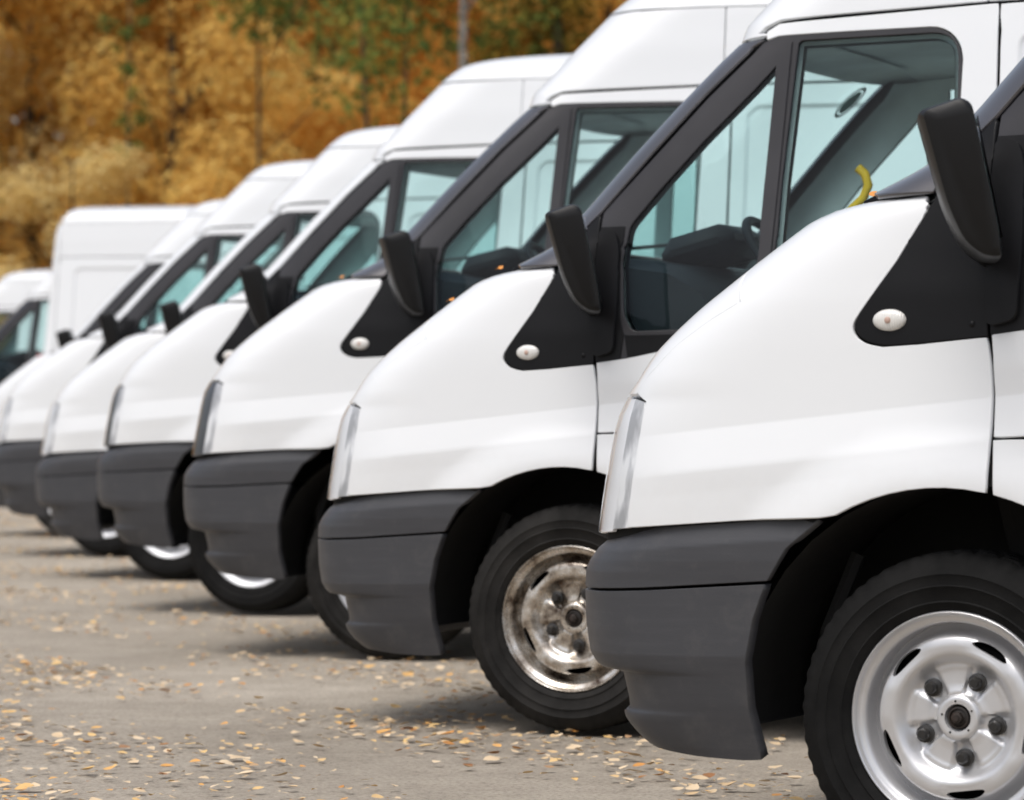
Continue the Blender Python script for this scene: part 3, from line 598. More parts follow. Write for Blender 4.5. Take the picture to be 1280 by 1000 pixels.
    for yy, wd in ((-.46, .50), (.30, .86)):
        mb = MB(); mb.box((1.20, yy, .90), (.50, wd, .16), bev=.05); mb.box((1.50, yy, 1.28), (.14, wd, .64), Matrix.Rotation(R(12), 3, 'Y'), .05)
        for hy in ([yy] if wd < .6 else [yy - .21, yy + .21]): mb.box((1.59, hy, 1.70), (.09, .26, .18), bev=.035)
        mb.build('seat', 'seat_cloth', root, split=40)
    return root

# ------------------------------------------------------------------ wheels
def build_wheel(rim_m, tyre_m, root, x, sg, steer=0, full=True):
    """local frame: axle = Y, outer face -Y at y=0 plane of the rim lip; placed with the sidewall at |y| .955"""
    W_ = .200; RR = .335
    sh = .318
    prof = [(.2150, .012), (.2185, .002), (.2235, -.004), (.232, -.0075), (.2345, -.0105), (.2375, -.0082), (.262, -.012), (.2665, -.0155), (.269, -.0125), (.288, -.0115), (.2905, -.0132), (.2935, -.0105), (.309, -.004), (.3180, .003), (.3265, .010), (.3315, .018), (.334, .030), (.335, .040), (.3352, .046), (.327, .049), (.327, .055), (.3355, .058), (.336, .083), (.328, .086), (.328, .093), (.3362, .096), (.3362, .120), (.328, .123), (.328, .130), (.336, .133), (.3355, .158), (.327, .161), (.327, .167), (.335, .170), (.334, .185), (.331, .195), (.322, .206), (.29, .214), (.24, .208), (.215, .195)]
    seg = 240
    def rf(j, k):
        if j in (12, 13, 14, 15, 16): return -.0028 * (k % 4 < 2) * (1 if j > 13 else .5)
        if j in (17, 18): return -.008 * (k % 5 < 2)
        if 20 < j < 32 and prof[j][0] > .33: return -.006 * ((k + j) % 6 == 0)
        return 0
    hub_y = -.945
    e = bpy.data.objects.new('wheel', None); col.objects.link(e); e.parent = root; e.location = (x, 0, RR)
    pos = Matrix.Translation((0, sg * -hub_y * 1.0, 0)) if False else None
    def put(mb, name, mat, split=None):
        mb.v = [(v[0], (v[1] + hub_y) * (1 if sg < 0 else -1), v[2]) for v in mb.v]
        if steer: 
            cs, sn = math.cos(R(steer)), math.sin(R(steer)); yc = -.85; mb.v = [(v[0] * cs - (v[1] - yc) * sn, yc + v[0] * sn + (v[1] - yc) * cs, v[2]) for v in mb.v]
        o = mb.build(name, mat, e, split=split)
        return o
    mb = MB().lathe_y(prof, seg, rfun=rf, close=False)
    mb.v = [(vx, vy, vz if vz > -.332 else -.332 - (abs(vz) - .332) * .3) for vx, vy, vz in mb.v]
    put(mb, 'tyre', tyre_m, 38)
    lip = [(.2165, .014), (.2168, .004), (.2160, -.001), (.2135, -.0025), (.2105, .000), (.2090, .006), (.2065, .011), (.2010, .013), (.1955, .015), (.1925, .021), (.1915, .030), (.1908, .070), (.190, .080)]
    put(MB().lathe_y(lip, 96), 'rim', rim_m, 50)
    # pressed disc with five slots; height field over polar coordinates
    BA = [R(a) for a in (62, 134, 206, 278, 350)]
    def hgt(r_, th):
        h = float(np.interp(r_, [.024, .026, .040, .0435, .050, .060, .098, .106, .114, .122, .132, .146, .158, .165, .1695, .175, .184, .191], [.046, .030, .029, .031, .041, .046, .047, .043, .034, .024, .0165, .0150, .0170, .021, .036, .060, .070, .072]))
        dth = min(abs((th - a - R(36) + math.pi) % (2 * math.pi) - math.pi) for a in BA)
        if .046 < r_ < .112:
            k = min(1, max(0, (R(21.5) - dth) / R(4))) * min(1, (r_ - .046) / .007) * min(1, max(0, (.112 - r_) / .010)); k = k * k * (3 - 2 * k); h -= .008 * k
        d2 = min(abs((th - a + math.pi) % (2 * math.pi) - math.pi) for a in BA)
        if .125 < r_ < .180:      # the crown dips gently around each slot
            k = max(0, 1 - ((r_ - .152) / .022) ** 2) * max(0, 1 - (d2 / R(24)) ** 2); h += .006 * k
        return h
    slots = []
    for a in BA:
        pts = []
        for k in range(13): t_ = -1 + 2 * k / 12; w = .0100 * math.sqrt(max(0, 1 - t_ ** 2 * .96)); pts.append((.155 + w, a + R(15) * t_))
        for k in range(13): t_ = 1 - 2 * k / 12; w = .0085 * math.sqrt(max(0, 1 - t_ ** 2 * .96)); pts.append((.155 - w, a + R(15) * t_))
        slots.append([(r_ * math.cos(b), r_ * math.sin(b)) for r_, b in pts])
    outer = [(.191 * math.cos(2 * math.pi * k / 96), .191 * math.sin(2 * math.pi * k / 96)) for k in range(96)]
    inner = [(.0245 * math.cos(2 * math.pi * k / 32), .0245 * math.sin(2 * math.pi * k / 32)) for k in range(32)]
    pts = []; edges = []
    for loop in [outer, inner] + slots:
        b = len(pts); pts += [Vector(q) for q in loop]; edges += [(b + i, b + (i + 1) % len(loop)) for i in range(len(loop))]
    slot_np = np.array([q for s_ in slots for q in s_])
    for r_, n in [(.028, 36), (.034, 36), (.040, 40), (.0435, 44), (.047, 48), (.051, 60), (.056, 70), (.063, 80), (.072, 90), (.082, 90), (.092, 100), (.099, 100), (.103, 100), (.107, 100), (.111, 100), (.115, 96), (.120, 96), (.126, 96), (.132, 96), (.138, 96), (.143, 96), (.148, 96), (.153, 96), (.160, 96), (.164, 96), (.168, 96), (.172, 96), (.176, 96), (.180, 96), (.185, 96)]:
        for k in range(n):
            a = 2 * math.pi * (k + .5 * (n % 2)) / n; q = (r_ * math.cos(a), r_ * math.sin(a))
            if np.hypot(slot_np[:, 0] - q[0], slot_np[:, 1] - q[1]).min() > .0035: pts.append(Vector(q))
    vo, eo, fo, *_ = delaunay_2d_cdt(pts, edges, [], 0, 1e-7); P2 = np.array([(v.x, v.y) for v in vo]); T_ = np.array([f for f in fo if len(f) == 3]); c = P2[T_].mean(1)
    ok = np.hypot(c[:, 0], c[:, 1]) > .0243
    for s_ in slots: ok &= ~inpoly(c[:, 0], c[:, 1], s_)
    T_ = T_[ok]; V = [(a, hgt(math.hypot(a, b), math.atan2(b, a)), b) for a, b in P2]; F2 = [tuple(q) for q in T_]
    for s_ in slots:                        # walls of the slots
        b = len(V); n = len(s_); V += [(q[0], hgt(math.hypot(*q), math.atan2(q[1], q[0])), q[1]) for q in s_] + [(q[0] * .995, hgt(math.hypot(*q), math.atan2(q[1], q[0])) + .012, q[1] * .995) for q in s_]
        F2 += [(b + i, b + (i + 1) % n, b + n + (i + 1) % n, b + n + i) for i in range(n)]
    put(MB().add(V, F2), 'rim_disc', rim_m, 50)
    for a in BA:
        mb = MB(); cx, cz = .081 * math.cos(a), .081 * math.sin(a); b = len(mb.v); n = 6
        mb.lathe_y([(.0001, .017), (.0085, .017), (.0110, .021), (.0122, .035), (.0185, .037), (.019, .047)], 12, (cx, 0, cz), rfun=lambda j, k: (.0012 if k % 2 else 0) if j in (2, 3) else 0)
        put(mb, 'wheel_nut', 'nut_steel', 40)
    mb = MB().lathe_y([(.0001, .018), (.006, .018), (.0065, .021), (.0105, .022), (.0115, .034), (.017, .036), (.0185, .032), (.022, .033), (.0242, .040), (.0246, .050)], 30, rfun=lambda j, k: (.0012 * (k % 5 == 0)) if 2 < j < 5 else 0)
    put(mb, 'hub_cap', 'hub_rust', 40)
    mb = MB()
    for k in range(5): a = BA[k] + R(36); mb.lathe_y([(.0001, .0285), (.0022, .0283), (.0024, .030)], 8, (.0335 * math.cos(a), 0, .0335 * math.sin(a)))
    mb.lathe_y([(.03, .062), (.150, .062), (.150, .080), (.03, .080)], 40); mb.lathe_y([(.005, .07), (.185, .10), (.19, .2)], 32)
    put(mb, 'brake', 'shell_black', 50)
    return e

VANS = [  # x, depth, yaw, body height offset, pitch, front panel, label
    (1.316, 8.047, 27.36, -.004, -.99, 'white_paint', 'nearest white van, cut off by the right edge, nose and silver steel wheel in focus'),
    (.534, 11.446, 22.62, -.021, -.98, 'white_paint', 'second white van from the right, rusty stained wheel rim, yellow hose behind its side window'),
    (-.211, 14.515, 15.97, .053, .26, 'bumper_plastic', 'third white van from the right, dark headlamp edge, small white indicator beside the next bonnet'),
    (-.862, 17.507, 21.39, .049, .49, 'bumper_plastic', 'fourth white van from the right, dark headlamp edge, bright rim low behind the third bumper'),
    (-1.589, 20.689, 18.11, -.028, .07, 'white_paint', 'fifth white van from the right, blurred, all-white nose above a dark bumper'),
    (-2.284, 23.769, 18.47, -.001, .59, 'white_paint', 'sixth white van from the right, blurred, its bumper touching the left edge of the photo'),
    (-2.925, 27.289, 21.60, -.045, .37, 'white_paint', 'seventh white van, only dark pillar and white roof edge visible before the boxy rear body'),
]
RIMS = [('rim_silver', 'tyre_rubber'), ('rim_rusty', 'tyre_dusty'), ('rim_silver', 'tyre_dusty'), ('rim_bright', 'tyre_rubber'), ('rim_bright', 'tyre_rubber'), ('rim_bright', 'tyre_rubber'), ('rim_silver', 'tyre_dusty')]
proto = build_van(label=VANS[0][6])
WPROTO = {}
def kids(o): return [c for c in bpy.data.objects if c.parent is o]
def copy_tree(o, parent=None):
    c = o.copy(); col.objects.link(c)
    if parent is not None: c.parent = parent
    for ch in CH.get(o.name, []): copy_tree(ch, c)
    return c
def child_map():
    m = {}
    for o in bpy.data.objects:
        if o.parent: m.setdefault(o.parent.name, []).append(o)
    return m
CH = child_map()
vans = [proto] + [copy_tree(proto) for _ in VANS[1:]]
def pose(v, x, d, yaw, dz, pitch):
    v.location = (x, d, 0); v.rotation_euler = (0, 0, R(-yaw))
    for ch in v.children:
        if ch.name.startswith('wheel'): continue
        ch.location = (0, 0, dz); ch.rotation_euler = (0, R(pitch), 0)
bpy.context.view_layer.update()
CHK = child_map()
def parts(v): return CHK.get(v.name, [])
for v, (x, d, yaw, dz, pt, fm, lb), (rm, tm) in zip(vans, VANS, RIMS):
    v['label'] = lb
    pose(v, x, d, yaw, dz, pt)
    for c in parts(v):
        if c.name.startswith('grille_panel') and fm != 'white_paint': c.data = c.data.copy(); c.data.materials[0] = M[fm]
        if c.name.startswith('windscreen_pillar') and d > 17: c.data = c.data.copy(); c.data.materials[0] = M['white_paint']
        if c.name.startswith('headlight') and fm != 'white_paint':
            for k_ in parts(c):
                if k_.name.startswith('lamp_bezel'): k_.data = k_.data.copy(); k_.data.materials[0] = M['bumper_plastic']
def add_wheels(v, rm, tm):
    if (rm, tm) not in WPROTO:
        r0 = v; ws_ = []
        for x in (0., WB):
            for sg in (-1, 1): ws_.append(build_wheel(rm, tm, v, x, sg))
        WPROTO[(rm, tm)] = ws_
    else:
        cm = child_map()
        for w in WPROTO[(rm, tm)]:
            c = w.copy(); col.objects.link(c); c.parent = v
            for ch in cm.get(w.name, []): k = ch.copy(); col.objects.link(k); k.parent = c
# wheels: meshes are shared between the rim kinds
base_w = {}
def wheels_for(v, rm, tm):
    cm = None
    for x in (0., WB):
        for sg in (-1, 1):
            if sg not in base_w:
                w = build_wheel(rm, tm, v, x, sg); base_w[sg] = (w, [c for c in bpy.data.objects if c.parent == w]); continue
            w0, ch = base_w[sg]; w = w0.copy(); col.objects.link(w); w.parent = v; w.location = (x, 0, w0.location.z)
            for c in ch:
                k = c.copy(); col.objects.link(k); k.parent = w
                base = c.name.split('.')[0]; want = tm if base == 'tyre' else rm if base in ('rim', 'rim_disc') else None
                if want and c.data.materials[0].name != want:
                    key = (c.data.name, want)
                    if key not in variants: variants[key] = c.data.copy(); variants[key].materials[0] = M[want]
                    k.data = variants[key]
variants = {}
for v, (rm, tm) in zip(vans, RIMS): wheels_for(v, rm, tm)

def extra_van(x, d, yaw, label):
    r_ = copy_tree(proto); r_['label'] = label; pose(r_, x, d, yaw, 0, 0); return r_
CH = child_map()
ev = extra_van(-3.55 + 4.36 * math.cos(R(200)) * -1 * 0, 31.5, 0, 'boxy white van parked the other way round, its plain rear corner against the trees')
# parked facing right: rear end towards the left of the picture
yaw8 = 180 + 14
rear_u = Vector((math.cos(R(yaw8)), -math.sin(R(yaw8)))); side_n = Vector((math.sin(R(yaw8)), math.cos(R(yaw8))))
corner = Vector(((55 - 640) / F_PX * 31.0, 31.0)); org = corner - rear_u * 4.33 - side_n * .80
ev.location = (org.x, org.y, 0); ev.rotation_euler = (0, 0, R(-yaw8)); ev.scale = (1, 1, 1.052)
e9 = extra_van(-5.23, 38.0, 20, 'far white van at the left edge, black pillar and high roof beside the boxy van')
e10 = extra_van(-6.55, 43.0, 20, 'farthest white van, only its roof showing above the van at the left edge')

# --- what belongs to single vans
v2 = vans[1]
mb = MB(); hz = [(x + .19, -.58, .965 + (z - .965) * .953) for x, z in [(.50, 1.44), (.545, 1.52), (.588, 1.58), (.622, 1.61), (.638, 1.65), (.628, 1.685), (.607, 1.705)]]
# ------------------------------------------------------------------ things
def tag(o, label=None, cat=None, group=None, kind=None):
    if label: o['label'] = label
    if cat: o['category'] = cat
    if group: o['group'] = group
    if kind: o['kind'] = kind
    return o
def in_van(i, p):
    x, d, yaw, dz, pt = VANS[i][:5]; b = R(pt); a = R(yaw)
    X = p[0] * math.cos(b) + p[2] * math.sin(b); Z = p[2] * math.cos(b) - p[0] * math.sin(b) + dz
    return (x + X * math.cos(a) + p[1] * math.sin(a), d - X * math.sin(a) + p[1] * math.cos(a), Z)
mb.tube([in_van(1, p) for p in hz], .014, 12); tag(mb.build('yellow_hose', 'yellow_hose', split=60), 'curved yellow hose inside the cab of the second van, seen through its side window', 'hose')
# sticker in the windscreen's top corner
P, N_ = surfN('upper', [-S1 * 38 / 90 + .0, ], [1.955]); 
tS = NT('sticker'); p_ = tS.pr(Base_Color=(.35, .58, .55), Roughness=.5)
mbs = MB(); n = 24; ring = []
for rr, zz_ in ((1, 0), (.0, 0)):
    pass
c_s, c_z = -S1 * 42.0 / 90, 1.985
ang = np.linspace(0, 2 * math.pi, n, endpoint=False)
for (r0, r1, mt) in ((.0, .030, 'sticker'), (.034, .042, 'sticker_rim')):
    if mt == 'sticker_rim': tS = NT('sticker_rim'); tS.pr(Base_Color=(.62, .68, .68), Roughness=.5)
    P1, _ = surfN('upper', c_s + r1 * 1.0 * np.cos(ang), c_z + r1 * 1.15 * np.sin(ang), -.012)
    P0_, _ = surfN('upper', c_s + r0 * 1.0 * np.cos(ang), c_z + r0 * 1.15 * np.sin(ang), -.012)
    V = [tuple(q) for q in P1] + [tuple(q) for q in P0_]
    wsn = [c for c in parts(v2) if c.name.startswith('windscreen') and not c.name.startswith('windscreen_pillar')][0]
    MB().add(V, [(i, (i + 1) % n, n + (i + 1) % n, n + i) for i in range(n)]).build('windscreen_sticker', mt, wsn)

# ------------------------------------------------------------------ ground
t = NT('asphalt'); p = t.pr(Roughness=.88, Specular_IOR_Level=.25)
n1 = t.noise(.55, 5, .6); n2 = t.noise(80, 6, .8); n3 = t.noise(5, 4, .6)
r1 = t.ramp(n1.outputs[0], [(.35, (.36, .318, .262)), (.55, (.455, .405, .338)), (.7, (.53, .475, .40))])
r2 = t.ramp(n2.outputs[0], [(.36, (.42, .41, .40)), (.47, (.88, .87, .86)), (.6, (1.08, 1.07, 1.05))]); r3 = t.ramp(n3.outputs[0], [(.3, (.82, .81, .80)), (.6, (1, 1, 1))])
m1 = t.n('MixRGB', blend_type='MULTIPLY'); m1.inputs[0].default_value = .9; t.l(r1.outputs[0], m1.inputs[1]); t.l(r2.outputs[0], m1.inputs[2])
m2 = t.n('MixRGB', blend_type='MULTIPLY'); m2.inputs[0].default_value = .8; t.l(m1.outputs[0], m2.inputs[1]); t.l(r3.outputs[0], m2.inputs[2]); t.l(m2.outputs[0], p.inputs['Base Color'])
t.bump(n2.outputs[0], p, .8, .01)
xs = np.concatenate([[-400, -100, -40, -20], np.arange(-12, 8.01, .25), [20, 40, 100, 400]]); ys = np.concatenate([[-200, -40, 0], np.arange(3, 46, .25), [55, 80, 120, 300, 900]])
V = []
for y in ys:
    for x in xs:
        near = 1 if (-12 <= x <= 8 and 3 <= y <= 46) else 0
        V.append((x, y, near * (-.006 + .005 * math.sin(x * 1.7 + y * .6) * math.cos(y * .9 - x * .4)) - .004))
nx = len(xs); Fc = [(j * nx + i, j * nx + i + 1, (j + 1) * nx + i + 1, (j + 1) * nx + i) for j in range(len(ys) - 1) for i in range(nx - 1)]
tag(mesh_obj('asphalt_ground', V, Fc, 'asphalt'), kind='structure')
t = NT('verge_soil'); p = t.pr(Roughness=.95); n1 = t.noise(3, 6); r = t.ramp(n1.outputs[0], [(.3, (.10, .065, .02)), (.55, (.26, .15, .035)), (.7, (.34, .2, .05))]); t.l(r.outputs[0], p.inputs['Base Color'])
V = []; Fc = []; nx = 60
for j, y in enumerate(np.linspace(52, 330, 30)):
    for i in range(nx): V.append((-200 + 400 * i / (nx - 1), y, .004 + min(1, (y - 52) / 30) * (.15 + .1 * math.sin(i * 1.3 + j))))
Fc = [(j * nx + i, j * nx + i + 1, (j + 1) * nx + i + 1, (j + 1) * nx + i) for j in range(29) for i in range(nx - 1)]
tag(mesh_obj('grass_verge', V, Fc, 'verge_soil'), kind='structure')

# ------------------------------------------------------------------ fallen leaves
def leafmat(name, stops):
    t = NT(name); ge = t.n('NewGeometry'); oi = t.n('ObjectInfo')
    a = t.n('Math', operation='ADD'); t.l(ge.outputs['Random Per Island'], a.inputs[0]); t.l(oi.outputs['Random'], a.inputs[1]); f = t.n('Math', operation='FRACT'); t.l(a.outputs[0], f.inputs[0])
    r = t.ramp(f.outputs[0], stops); p = t.pr(Roughness=.6, Specular_IOR_Level=.3); t.l(r.outputs[0], p.inputs['Base Color']); return t.m
leafmat('litter', [(0, (.58, .44, .28)), (.3, (.68, .54, .37)), (.52, (.56, .39, .21)), (.70, (.68, .46, .19)), (.87, (.60, .28, .07)), (.93, (.26, .12, .05)), (1, (.60, .45, .27))])
def leaf_geo(r_):
    """a small ovate leaf, folded along its midrib and curled; about 3 cm long"""
    L = .030 * r_.uniform(.7, 1.35); w = L * r_.uniform(.30, .44); cu = r_.uniform(-.3, .5); fo = r_.uniform(-.15, .5); st = [(-.5, 0), (-.32, .62), (-.05, 1), (.25, .72), (.5, 0)]; V = []; Fc = []
    for tt, ww in st: V.append((tt * L, 0, .003 + cu * L * tt * tt))
    for tt, ww in st[1:4]:
        for sg in (1, -1): V.append((tt * L, sg * ww * w, .003 + cu * L * tt * tt + fo * w * ww))
    for sg, o_ in ((1, 0), (-1, 1)):
        a = [5 + o_, 7 + o_, 9 + o_]; q = [(0, 1, a[0]), (1, 2, a[1], a[0]), (2, 3, a[2], a[1]), (3, 4, a[2])]; Fc += q if sg < 0 else [k[::-1] for k in q]
    V += [(-.5 * L, 0, .003 + cu * L * .25), (-.85 * L, w * .1, .002), (-.85 * L, w * .16, .0035)]; Fc.append((11, 12, 13))
    return V, Fc
r_ = random.Random(11)
lib = []
for k in range(14):
    V, Fc = leaf_geo(r_); me = bpy.data.meshes.new('fallen_leaf'); me.from_pydata(V, [], Fc); me.materials.append(M['litter']); me.update(); lib.append((me, V, Fc))
def dens(x, y): return .42 + .62 * math.sin(x * 2.1 + math.sin(y * .8) * 2) * math.sin(y * 1.3 + x) + .35 * math.sin(x * 6.1 + y * 3.3)
spots = []
while len(spots) < 15000:
    y = r_.uniform(8.2, 34); hw = .155 * y + .6; x = r_.uniform(-hw - .3, min(hw, 1.9))
    if r_.random() < dens(x, y) * .9 + .1: spots.append((x, y))
def under(x, y):
    for (vx, vd, yaw, *_r) in VANS:
        a = R(yaw); dx, dy = x - vx, y - vd; lx = dx * math.cos(a) - dy * math.sin(a); ly = dx * math.sin(a) + dy * math.cos(a)
        if lx > -.35 and abs(ly) < .92: return True
    return False
for (vx, vd, yaw, *_r) in VANS[:4]:
    a = R(yaw)
    for _ in range(70):
        lx = r_.gauss(-.42, .22); ly = r_.uniform(-1.25, .8); spots.append((vx + lx * math.cos(a) + ly * math.sin(a), vd - lx * math.sin(a) + ly * math.cos(a)))
spots = [s_ for s_ in spots if not under(*s_) or r_.random() < .12]; spots.sort(key=lambda q: q[1])
mb = MB()
vis = [s_ for s_ in spots if s_[1] < 30 and s_[1] > 8.6 and abs(s_[0] / s_[1] * F_PX) < 640]; first = set(vis[:300])
for s_ in spots:
    me, V, Fc = r_.choice(lib); a = r_.uniform(0, 6.283); sc1 = r_.uniform(.45, 1.0) + .5 * r_.random() ** 3
    rot = Matrix.Rotation(a, 3, 'Z') @ Matrix.Rotation(R(r_.uniform(-16, 16)), 3, 'X') @ Matrix.Rotation(R(r_.uniform(-14, 14)), 3, 'Y')
    if s_ in first:
        o = bpy.data.objects.new('fallen_leaf', me); col.objects.link(o); o.location = (s_[0], s_[1], .004); o.rotation_euler = rot.to_euler(); o.scale = (sc1,) * 3
        tag(o, 'small dry autumn leaf lying on the asphalt in front of the vans', 'leaf', 'fallen leaves on the asphalt')
    else:
        T_ = Vector((s_[0], s_[1], .004)); mb.add([rot @ Vector(q) * sc1 + T_ for q in V], Fc)
tag(mb.build('leaf_litter', 'litter', smooth=False), 'fallen leaves scattered farther off on the asphalt', 'leaves', kind='stuff')
plastic('leaf_orange', (.62, .25, .05), .6, 0)
for i, p0, rx, lb in [(0, (-.235, -.72, 1.412), 40, 'orange leaf caught on the cowl of the nearest van beside the pillar base'), (1, (-.30, -.70, 1.405), 30, 'orange leaf at the rear edge of the second van bonnet'), (1, (-.455, -.72, 1.312), 25, 'small yellow leaf on the sloping bonnet of the second van'), (2, (-.27, -.70, 1.402), 25, 'orange leaf at the rear edge of the third van bonnet')]:
    me = lib[3][0].copy(); me.materials[0] = M['leaf_orange']; o = bpy.data.objects.new('stuck_leaf', me); col.objects.link(o); o.location = in_van(i, p0); o.rotation_euler = (R(rx), R(-25), R(20)); o.scale = (.9,) * 3; tag(o, lb, 'leaf')

# ------------------------------------------------------------------ trees behind
def foliage(name, stops):
    t = NT(name); ge = t.n('NewGeometry'); nz_ = t.noise(.9, 3, .5); a = t.n('Math', operation='MULTIPLY_ADD'); t.l(ge.outputs['Random Per Island'], a.inputs[0]); a.inputs[1].default_value = .55
    s2 = t.n('Math', operation='MULTIPLY_ADD'); t.l(nz_.outputs[0], s2.inputs[0]); s2.inputs[1].default_value = 1.3; s2.inputs[2].default_value = -.42; t.l(s2.outputs[0], a.inputs[2])
    r = t.ramp(a.outputs[0], stops); df = t.n('BsdfDiffuse'); tr = t.n('BsdfTranslucent'); mx = t.n('MixShader'); mx.inputs[0].default_value = .5
    t.l(r.outputs[0], df.inputs[0]); t.l(r.outputs[0], tr.inputs[0]); t.l(df.outputs[0], mx.inputs[1]); t.l(tr.outputs[0], mx.inputs[2]); t.l(mx.outputs[0], t.out.inputs[0])
foliage('gold_leaves', [(0, (.56, .34, .09)), (.3, (.68, .43, .12)), (.55, (.78, .54, .16)), (.8, (.82, .64, .24)), (1, (.56, .54, .20))])
foliage('ochre_leaves', [(0, (.54, .38, .15)), (.3, (.66, .49, .19)), (.55, (.78, .62, .29)), (.8, (.82, .72, .40)), (1, (.50, .52, .22))])
foliage('orange_leaves', [(0, (.54, .28, .07)), (.35, (.70, .38, .085)), (.6, (.80, .48, .12)), (.85, (.82, .58, .17)), (1, (.48, .46, .15))])
foliage('green_leaves', [(0, (.06, .09, .03)), (.4, (.11, .17, .05)), (.7, (.20, .24, .06)), (1, (.50, .38, .08))])
foliage('olive_leaves', [(0, (.06, .06, .02)), (.4, (.15, .14, .035)), (.7, (.36, .25, .05)), (1, (.60, .38, .08))])
t = NT('bark'); p = t.pr(Roughness=.95); mp = t.n('Mapping'); tc = t.n('TexCoord'); t.l(tc.outputs['Object'], mp.inputs[0]); mp.inputs['Scale'].default_value = (6, 6, 1.2)
n1 = t.noise(4, 5, .6, mp.outputs[0]); r = t.ramp(n1.outputs[0], [(.35, (.03, .024, .018)), (.65, (.09, .07, .05))]); t.l(r.outputs[0], p.inputs['Base Color']); t.bump(n1.outputs[0], p, .6, .03)
t = NT('birch_bark'); p = t.pr(Roughness=.8); mp = t.n('Mapping'); tc = t.n('TexCoord'); t.l(tc.outputs['Object'], mp.inputs[0]); mp.inputs['Scale'].default_value = (1.5, 1.5, 5)
n1 = t.noise(2.4, 5, .65, mp.outputs[0]); r = t.ramp(n1.outputs[0], [(.40, (.05, .045, .04)), (.54, (.30, .28, .25)), (.7, (.42, .40, .36))]); t.l(r.outputs[0], p.inputs['Base Color'])
def leafcloud(mb, blobs, n, size, rr):
    tot = sum(b[3] * b[4] * b[5] for b in blobs)
    V = []; Fc = []
    for b in blobs:
        k = int(n * b[3] * b[4] * b[5] / tot)
        for _ in range(k):
            d = Vector((rr.gauss(0, 1), rr.gauss(0, 1), rr.gauss(0, 1))).normalized() * (rr.random() ** .42)
            c = Vector((b[0] + d.x * b[3], b[1] + d.y * b[4], b[2] + d.z * b[5])); s_ = size * rr.uniform(.6, 1.4)
            nn_ = (d * .9 + Vector((rr.gauss(0, .45), rr.gauss(0, .45), rr.gauss(0, .45) + .75))).normalized()      # blades face outwards and up
            u = nn_.orthogonal().normalized(); u.rotate(Matrix.Rotation(rr.uniform(0, 6.28), 3, nn_)); w = nn_.cross(u)
            i = len(V); V += [c - u * s_, c + w * s_ * .55, c + u * s_, c - w * s_ * .55]; Fc.append((i, i + 1, i + 2, i + 3))
    mb.add(V, Fc)
def tree(kind, x, y, H, trunk_r, crown_lo, crown_w, mat, bark, nleaf, seed, label, group=None, size=.075, blobn=26, lean=0.0):
    rr = random.Random(seed); root = bpy.data.objects.new(kind, None); col.objects.link(root); root.location = (x, y, 0); tag(root, label, 'tree' if 'tree' in kind or 'birch' in kind else 'bush', group)
    if trunk_r > 0:
        mb = MB(); pts = [(lean * H * (k / 8) ** 1.3 + rr.uniform(-.05, .05), rr.uniform(-.05, .05), H * .92 * k / 8) for k in range(9)]
        mb.tube(pts, [trunk_r * (1 - .09 * k) for k in range(9)], 9)
        limbs = []
        for k in range(5):
            z0 = rr.uniform(crown_lo * .7, H * .85); a = rr.uniform(0, 6.28); Lb = crown_w * rr.uniform(.6, 1.1); f_ = z0 / (H * .92); bx = lean * H * f_ ** 1.3
            q = [(bx, 0, z0), (bx + math.cos(a) * Lb * .5, math.sin(a) * Lb * .5, z0 + Lb * .45), (bx + math.cos(a) * Lb, math.sin(a) * Lb, z0 + Lb * .8)]; mb.tube(q, [trunk_r * .35, trunk_r * .2, trunk_r * .06], 6)
        mb.build('trunk', bark, root)
    blobs = []
    for k in range(blobn):
        z = crown_lo + (H - crown_lo) * rr.random() ** .9; f_ = (z - crown_lo) / (H - crown_lo); w = crown_w * (.55 + .6 * math.sin(math.pi * min(1, f_ * .85 + .15))) ; a = rr.uniform(0, 6.28); d = rr.uniform(.1, 1) * w * .85
        s_ = crown_w * rr.uniform(.22, .5); blobs.append((math.cos(a) * d + lean * z, math.sin(a) * d, z, s_, s_, s_ * rr.uniform(.5, .9)))
    mb = MB(); leafcloud(mb, blobs, nleaf, size, rr); mb.build('crown', mat, root, smooth=False)
    return root
GA = 'golden autumn trees behind the vans'; GL = 'blurred golden autumn tree standing in the belt behind the vans'
U = lambda u, d: (u - 640) / F_PX * d
sd = 100
TL = ['golden tree whose crown reaches past the upper left corner', 'pale ochre tree filling the upper left corner', 'golden tree above the boxy white van', 'deep orange tree above the fifth and sixth vans', 'orange tree behind the birch trunk', 'golden tree behind the high roof of the third van', 'golden tree hidden behind the second van', 'ochre tree hidden behind the nearest van', 'golden tree beyond the right end of the row', 'ochre tree left of the view behind the far vans', 'orange tree farthest left behind the row']
TB = ['pale ochre bush above the far left vans', 'pale ochre bush just above the boxy white van', 'low golden bush above the sixth van roof', 'tall orange bush above the fourth and fifth van roofs', 'golden bush below the birch trunk', 'golden bush behind the third van windscreen', 'small golden bush left of the row']
for iT, (u, d, mat, H, cw) in enumerate([(-160, 70, 'gold_leaves', 13, 3.4), (40, 74, 'ochre_leaves', 14, 3.3), (215, 72, 'gold_leaves', 13, 3.2), (400, 76, 'orange_leaves', 14, 3.4), (560, 78, 'orange_leaves', 13, 3.2), (760, 74, 'gold_leaves', 14, 3.4), (1000, 78, 'gold_leaves', 14, 3.6), (1250, 74, 'ochre_leaves', 14, 3.6), (1520, 76, 'gold_leaves', 13, 3.4), (-420, 73, 'ochre_leaves', 13, 3.5), (-700, 76, 'orange_leaves', 13, 3.5)]):
    sd += 1; tree('autumn_tree', U(u, d), d, H, .16, .8, cw, mat, 'bark', 30000 if -300 < u < 900 else 9000, sd, TL[iT], GA, size=.085 if -300 < u < 900 else .14, blobn=50)
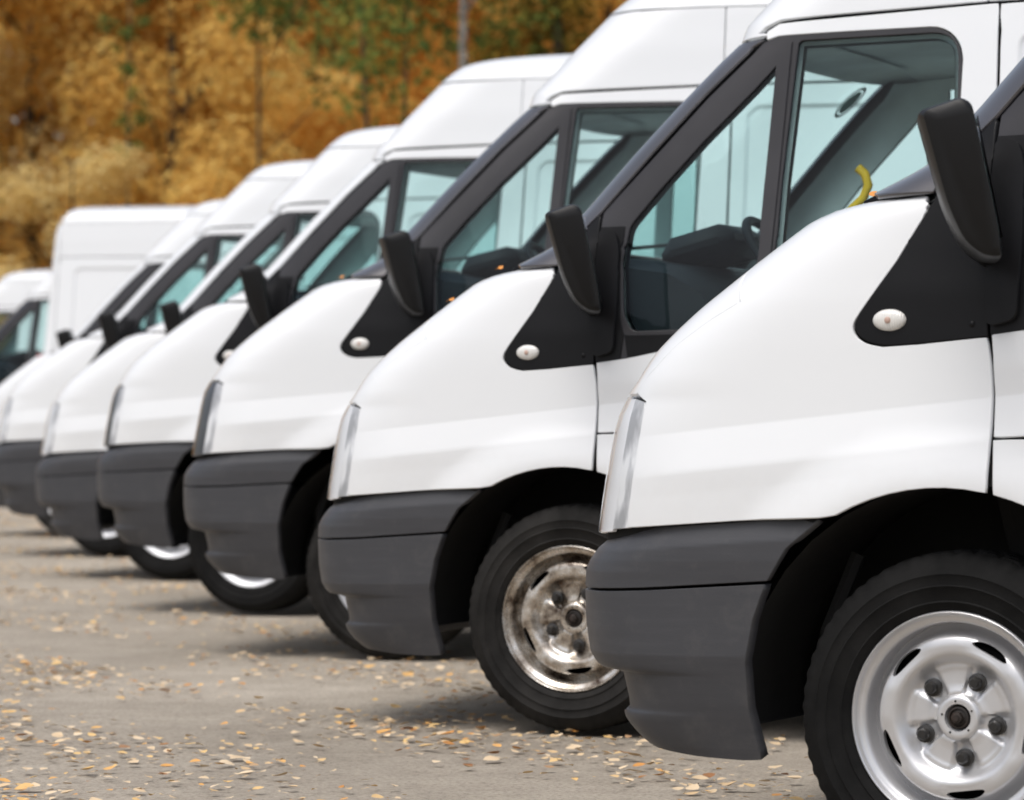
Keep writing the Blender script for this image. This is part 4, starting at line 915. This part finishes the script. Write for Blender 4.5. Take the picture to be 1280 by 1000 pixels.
for iT, (u, d, mat, H, cw) in enumerate([(-100, 61, 'ochre_leaves', 5.8, 1.7), (90, 62, 'ochre_leaves', 5.6, 1.7), (260, 60, 'gold_leaves', 5.0, 1.6), (430, 62, 'orange_leaves', 6.2, 1.8), (560, 63, 'gold_leaves', 5.8, 1.6), (720, 62, 'gold_leaves', 6.0, 1.7), (-330, 62, 'gold_leaves', 5, 1.7)]):
    sd += 1; tree('autumn_bush', U(u, d), d, H, .05, .1, cw, mat, 'bark', 9000, sd, TB[iT], 'golden bushes behind the vans', size=.065, blobn=18)
tree('green_tree', U(325, 60), 60, 13.5, .04, 7.0, 2.2, 'green_leaves', 'bark', 3000, 301, 'tree with dark green hanging foliage above the middle of the golden belt', size=.085, blobn=16)
tree('green_tree', U(505, 57), 57, 13.0, .05, 6.2, 2.9, 'green_leaves', 'bark', 3600, 302, 'green tree left of the birch trunk, foliage reaching lowest over the third van roof', size=.085, blobn=22)
tree('green_tree', U(160, 63), 63, 13.5, .03, 5.0, .45, 'green_leaves', 'bark', 900, 303, 'thin tree with a narrow strand of green leaves at upper left', size=.07, blobn=60)
tree('olive_tree', U(700, 60), 60, 13.0, .15, 6.6, 2.1, 'olive_leaves', 'bark', 6500, 304, 'dark olive tree just right of the white birch trunk', size=.085, blobn=26)
tree('birch', U(578, 56), 56, 14, .095, 7.5, 1.6, 'olive_leaves', 'birch_bark', 1500, 305, 'birch with a pale mottled trunk at top centre', size=.08)
for u, d, s_, lb in [(455, 59, 312, 'slim dark trunk left of the birch among orange leaves')]:
    tree('slim_tree', U(u, d), d, 12, .065, 3.5, .8, 'gold_leaves', 'bark', 1500, s_, lb, size=.08, blobn=10)
# far wood that closes the view
mb = MB(); rr = random.Random(5); blobs = [(rr.uniform(-42, 42), rr.uniform(86, 98), rr.uniform(0, 17), 2.8, 2, 2.2) for _ in range(900)]; leafcloud(mb, blobs, 190000, .33, rr)
tag(mb.build('far_wood', 'gold_leaves', smooth=False), 'dense golden wood closing the view', 'wood', kind='stuff')
print('objects', len(bpy.data.objects), 'tris', sum(len(m.polygons) for m in bpy.data.meshes))
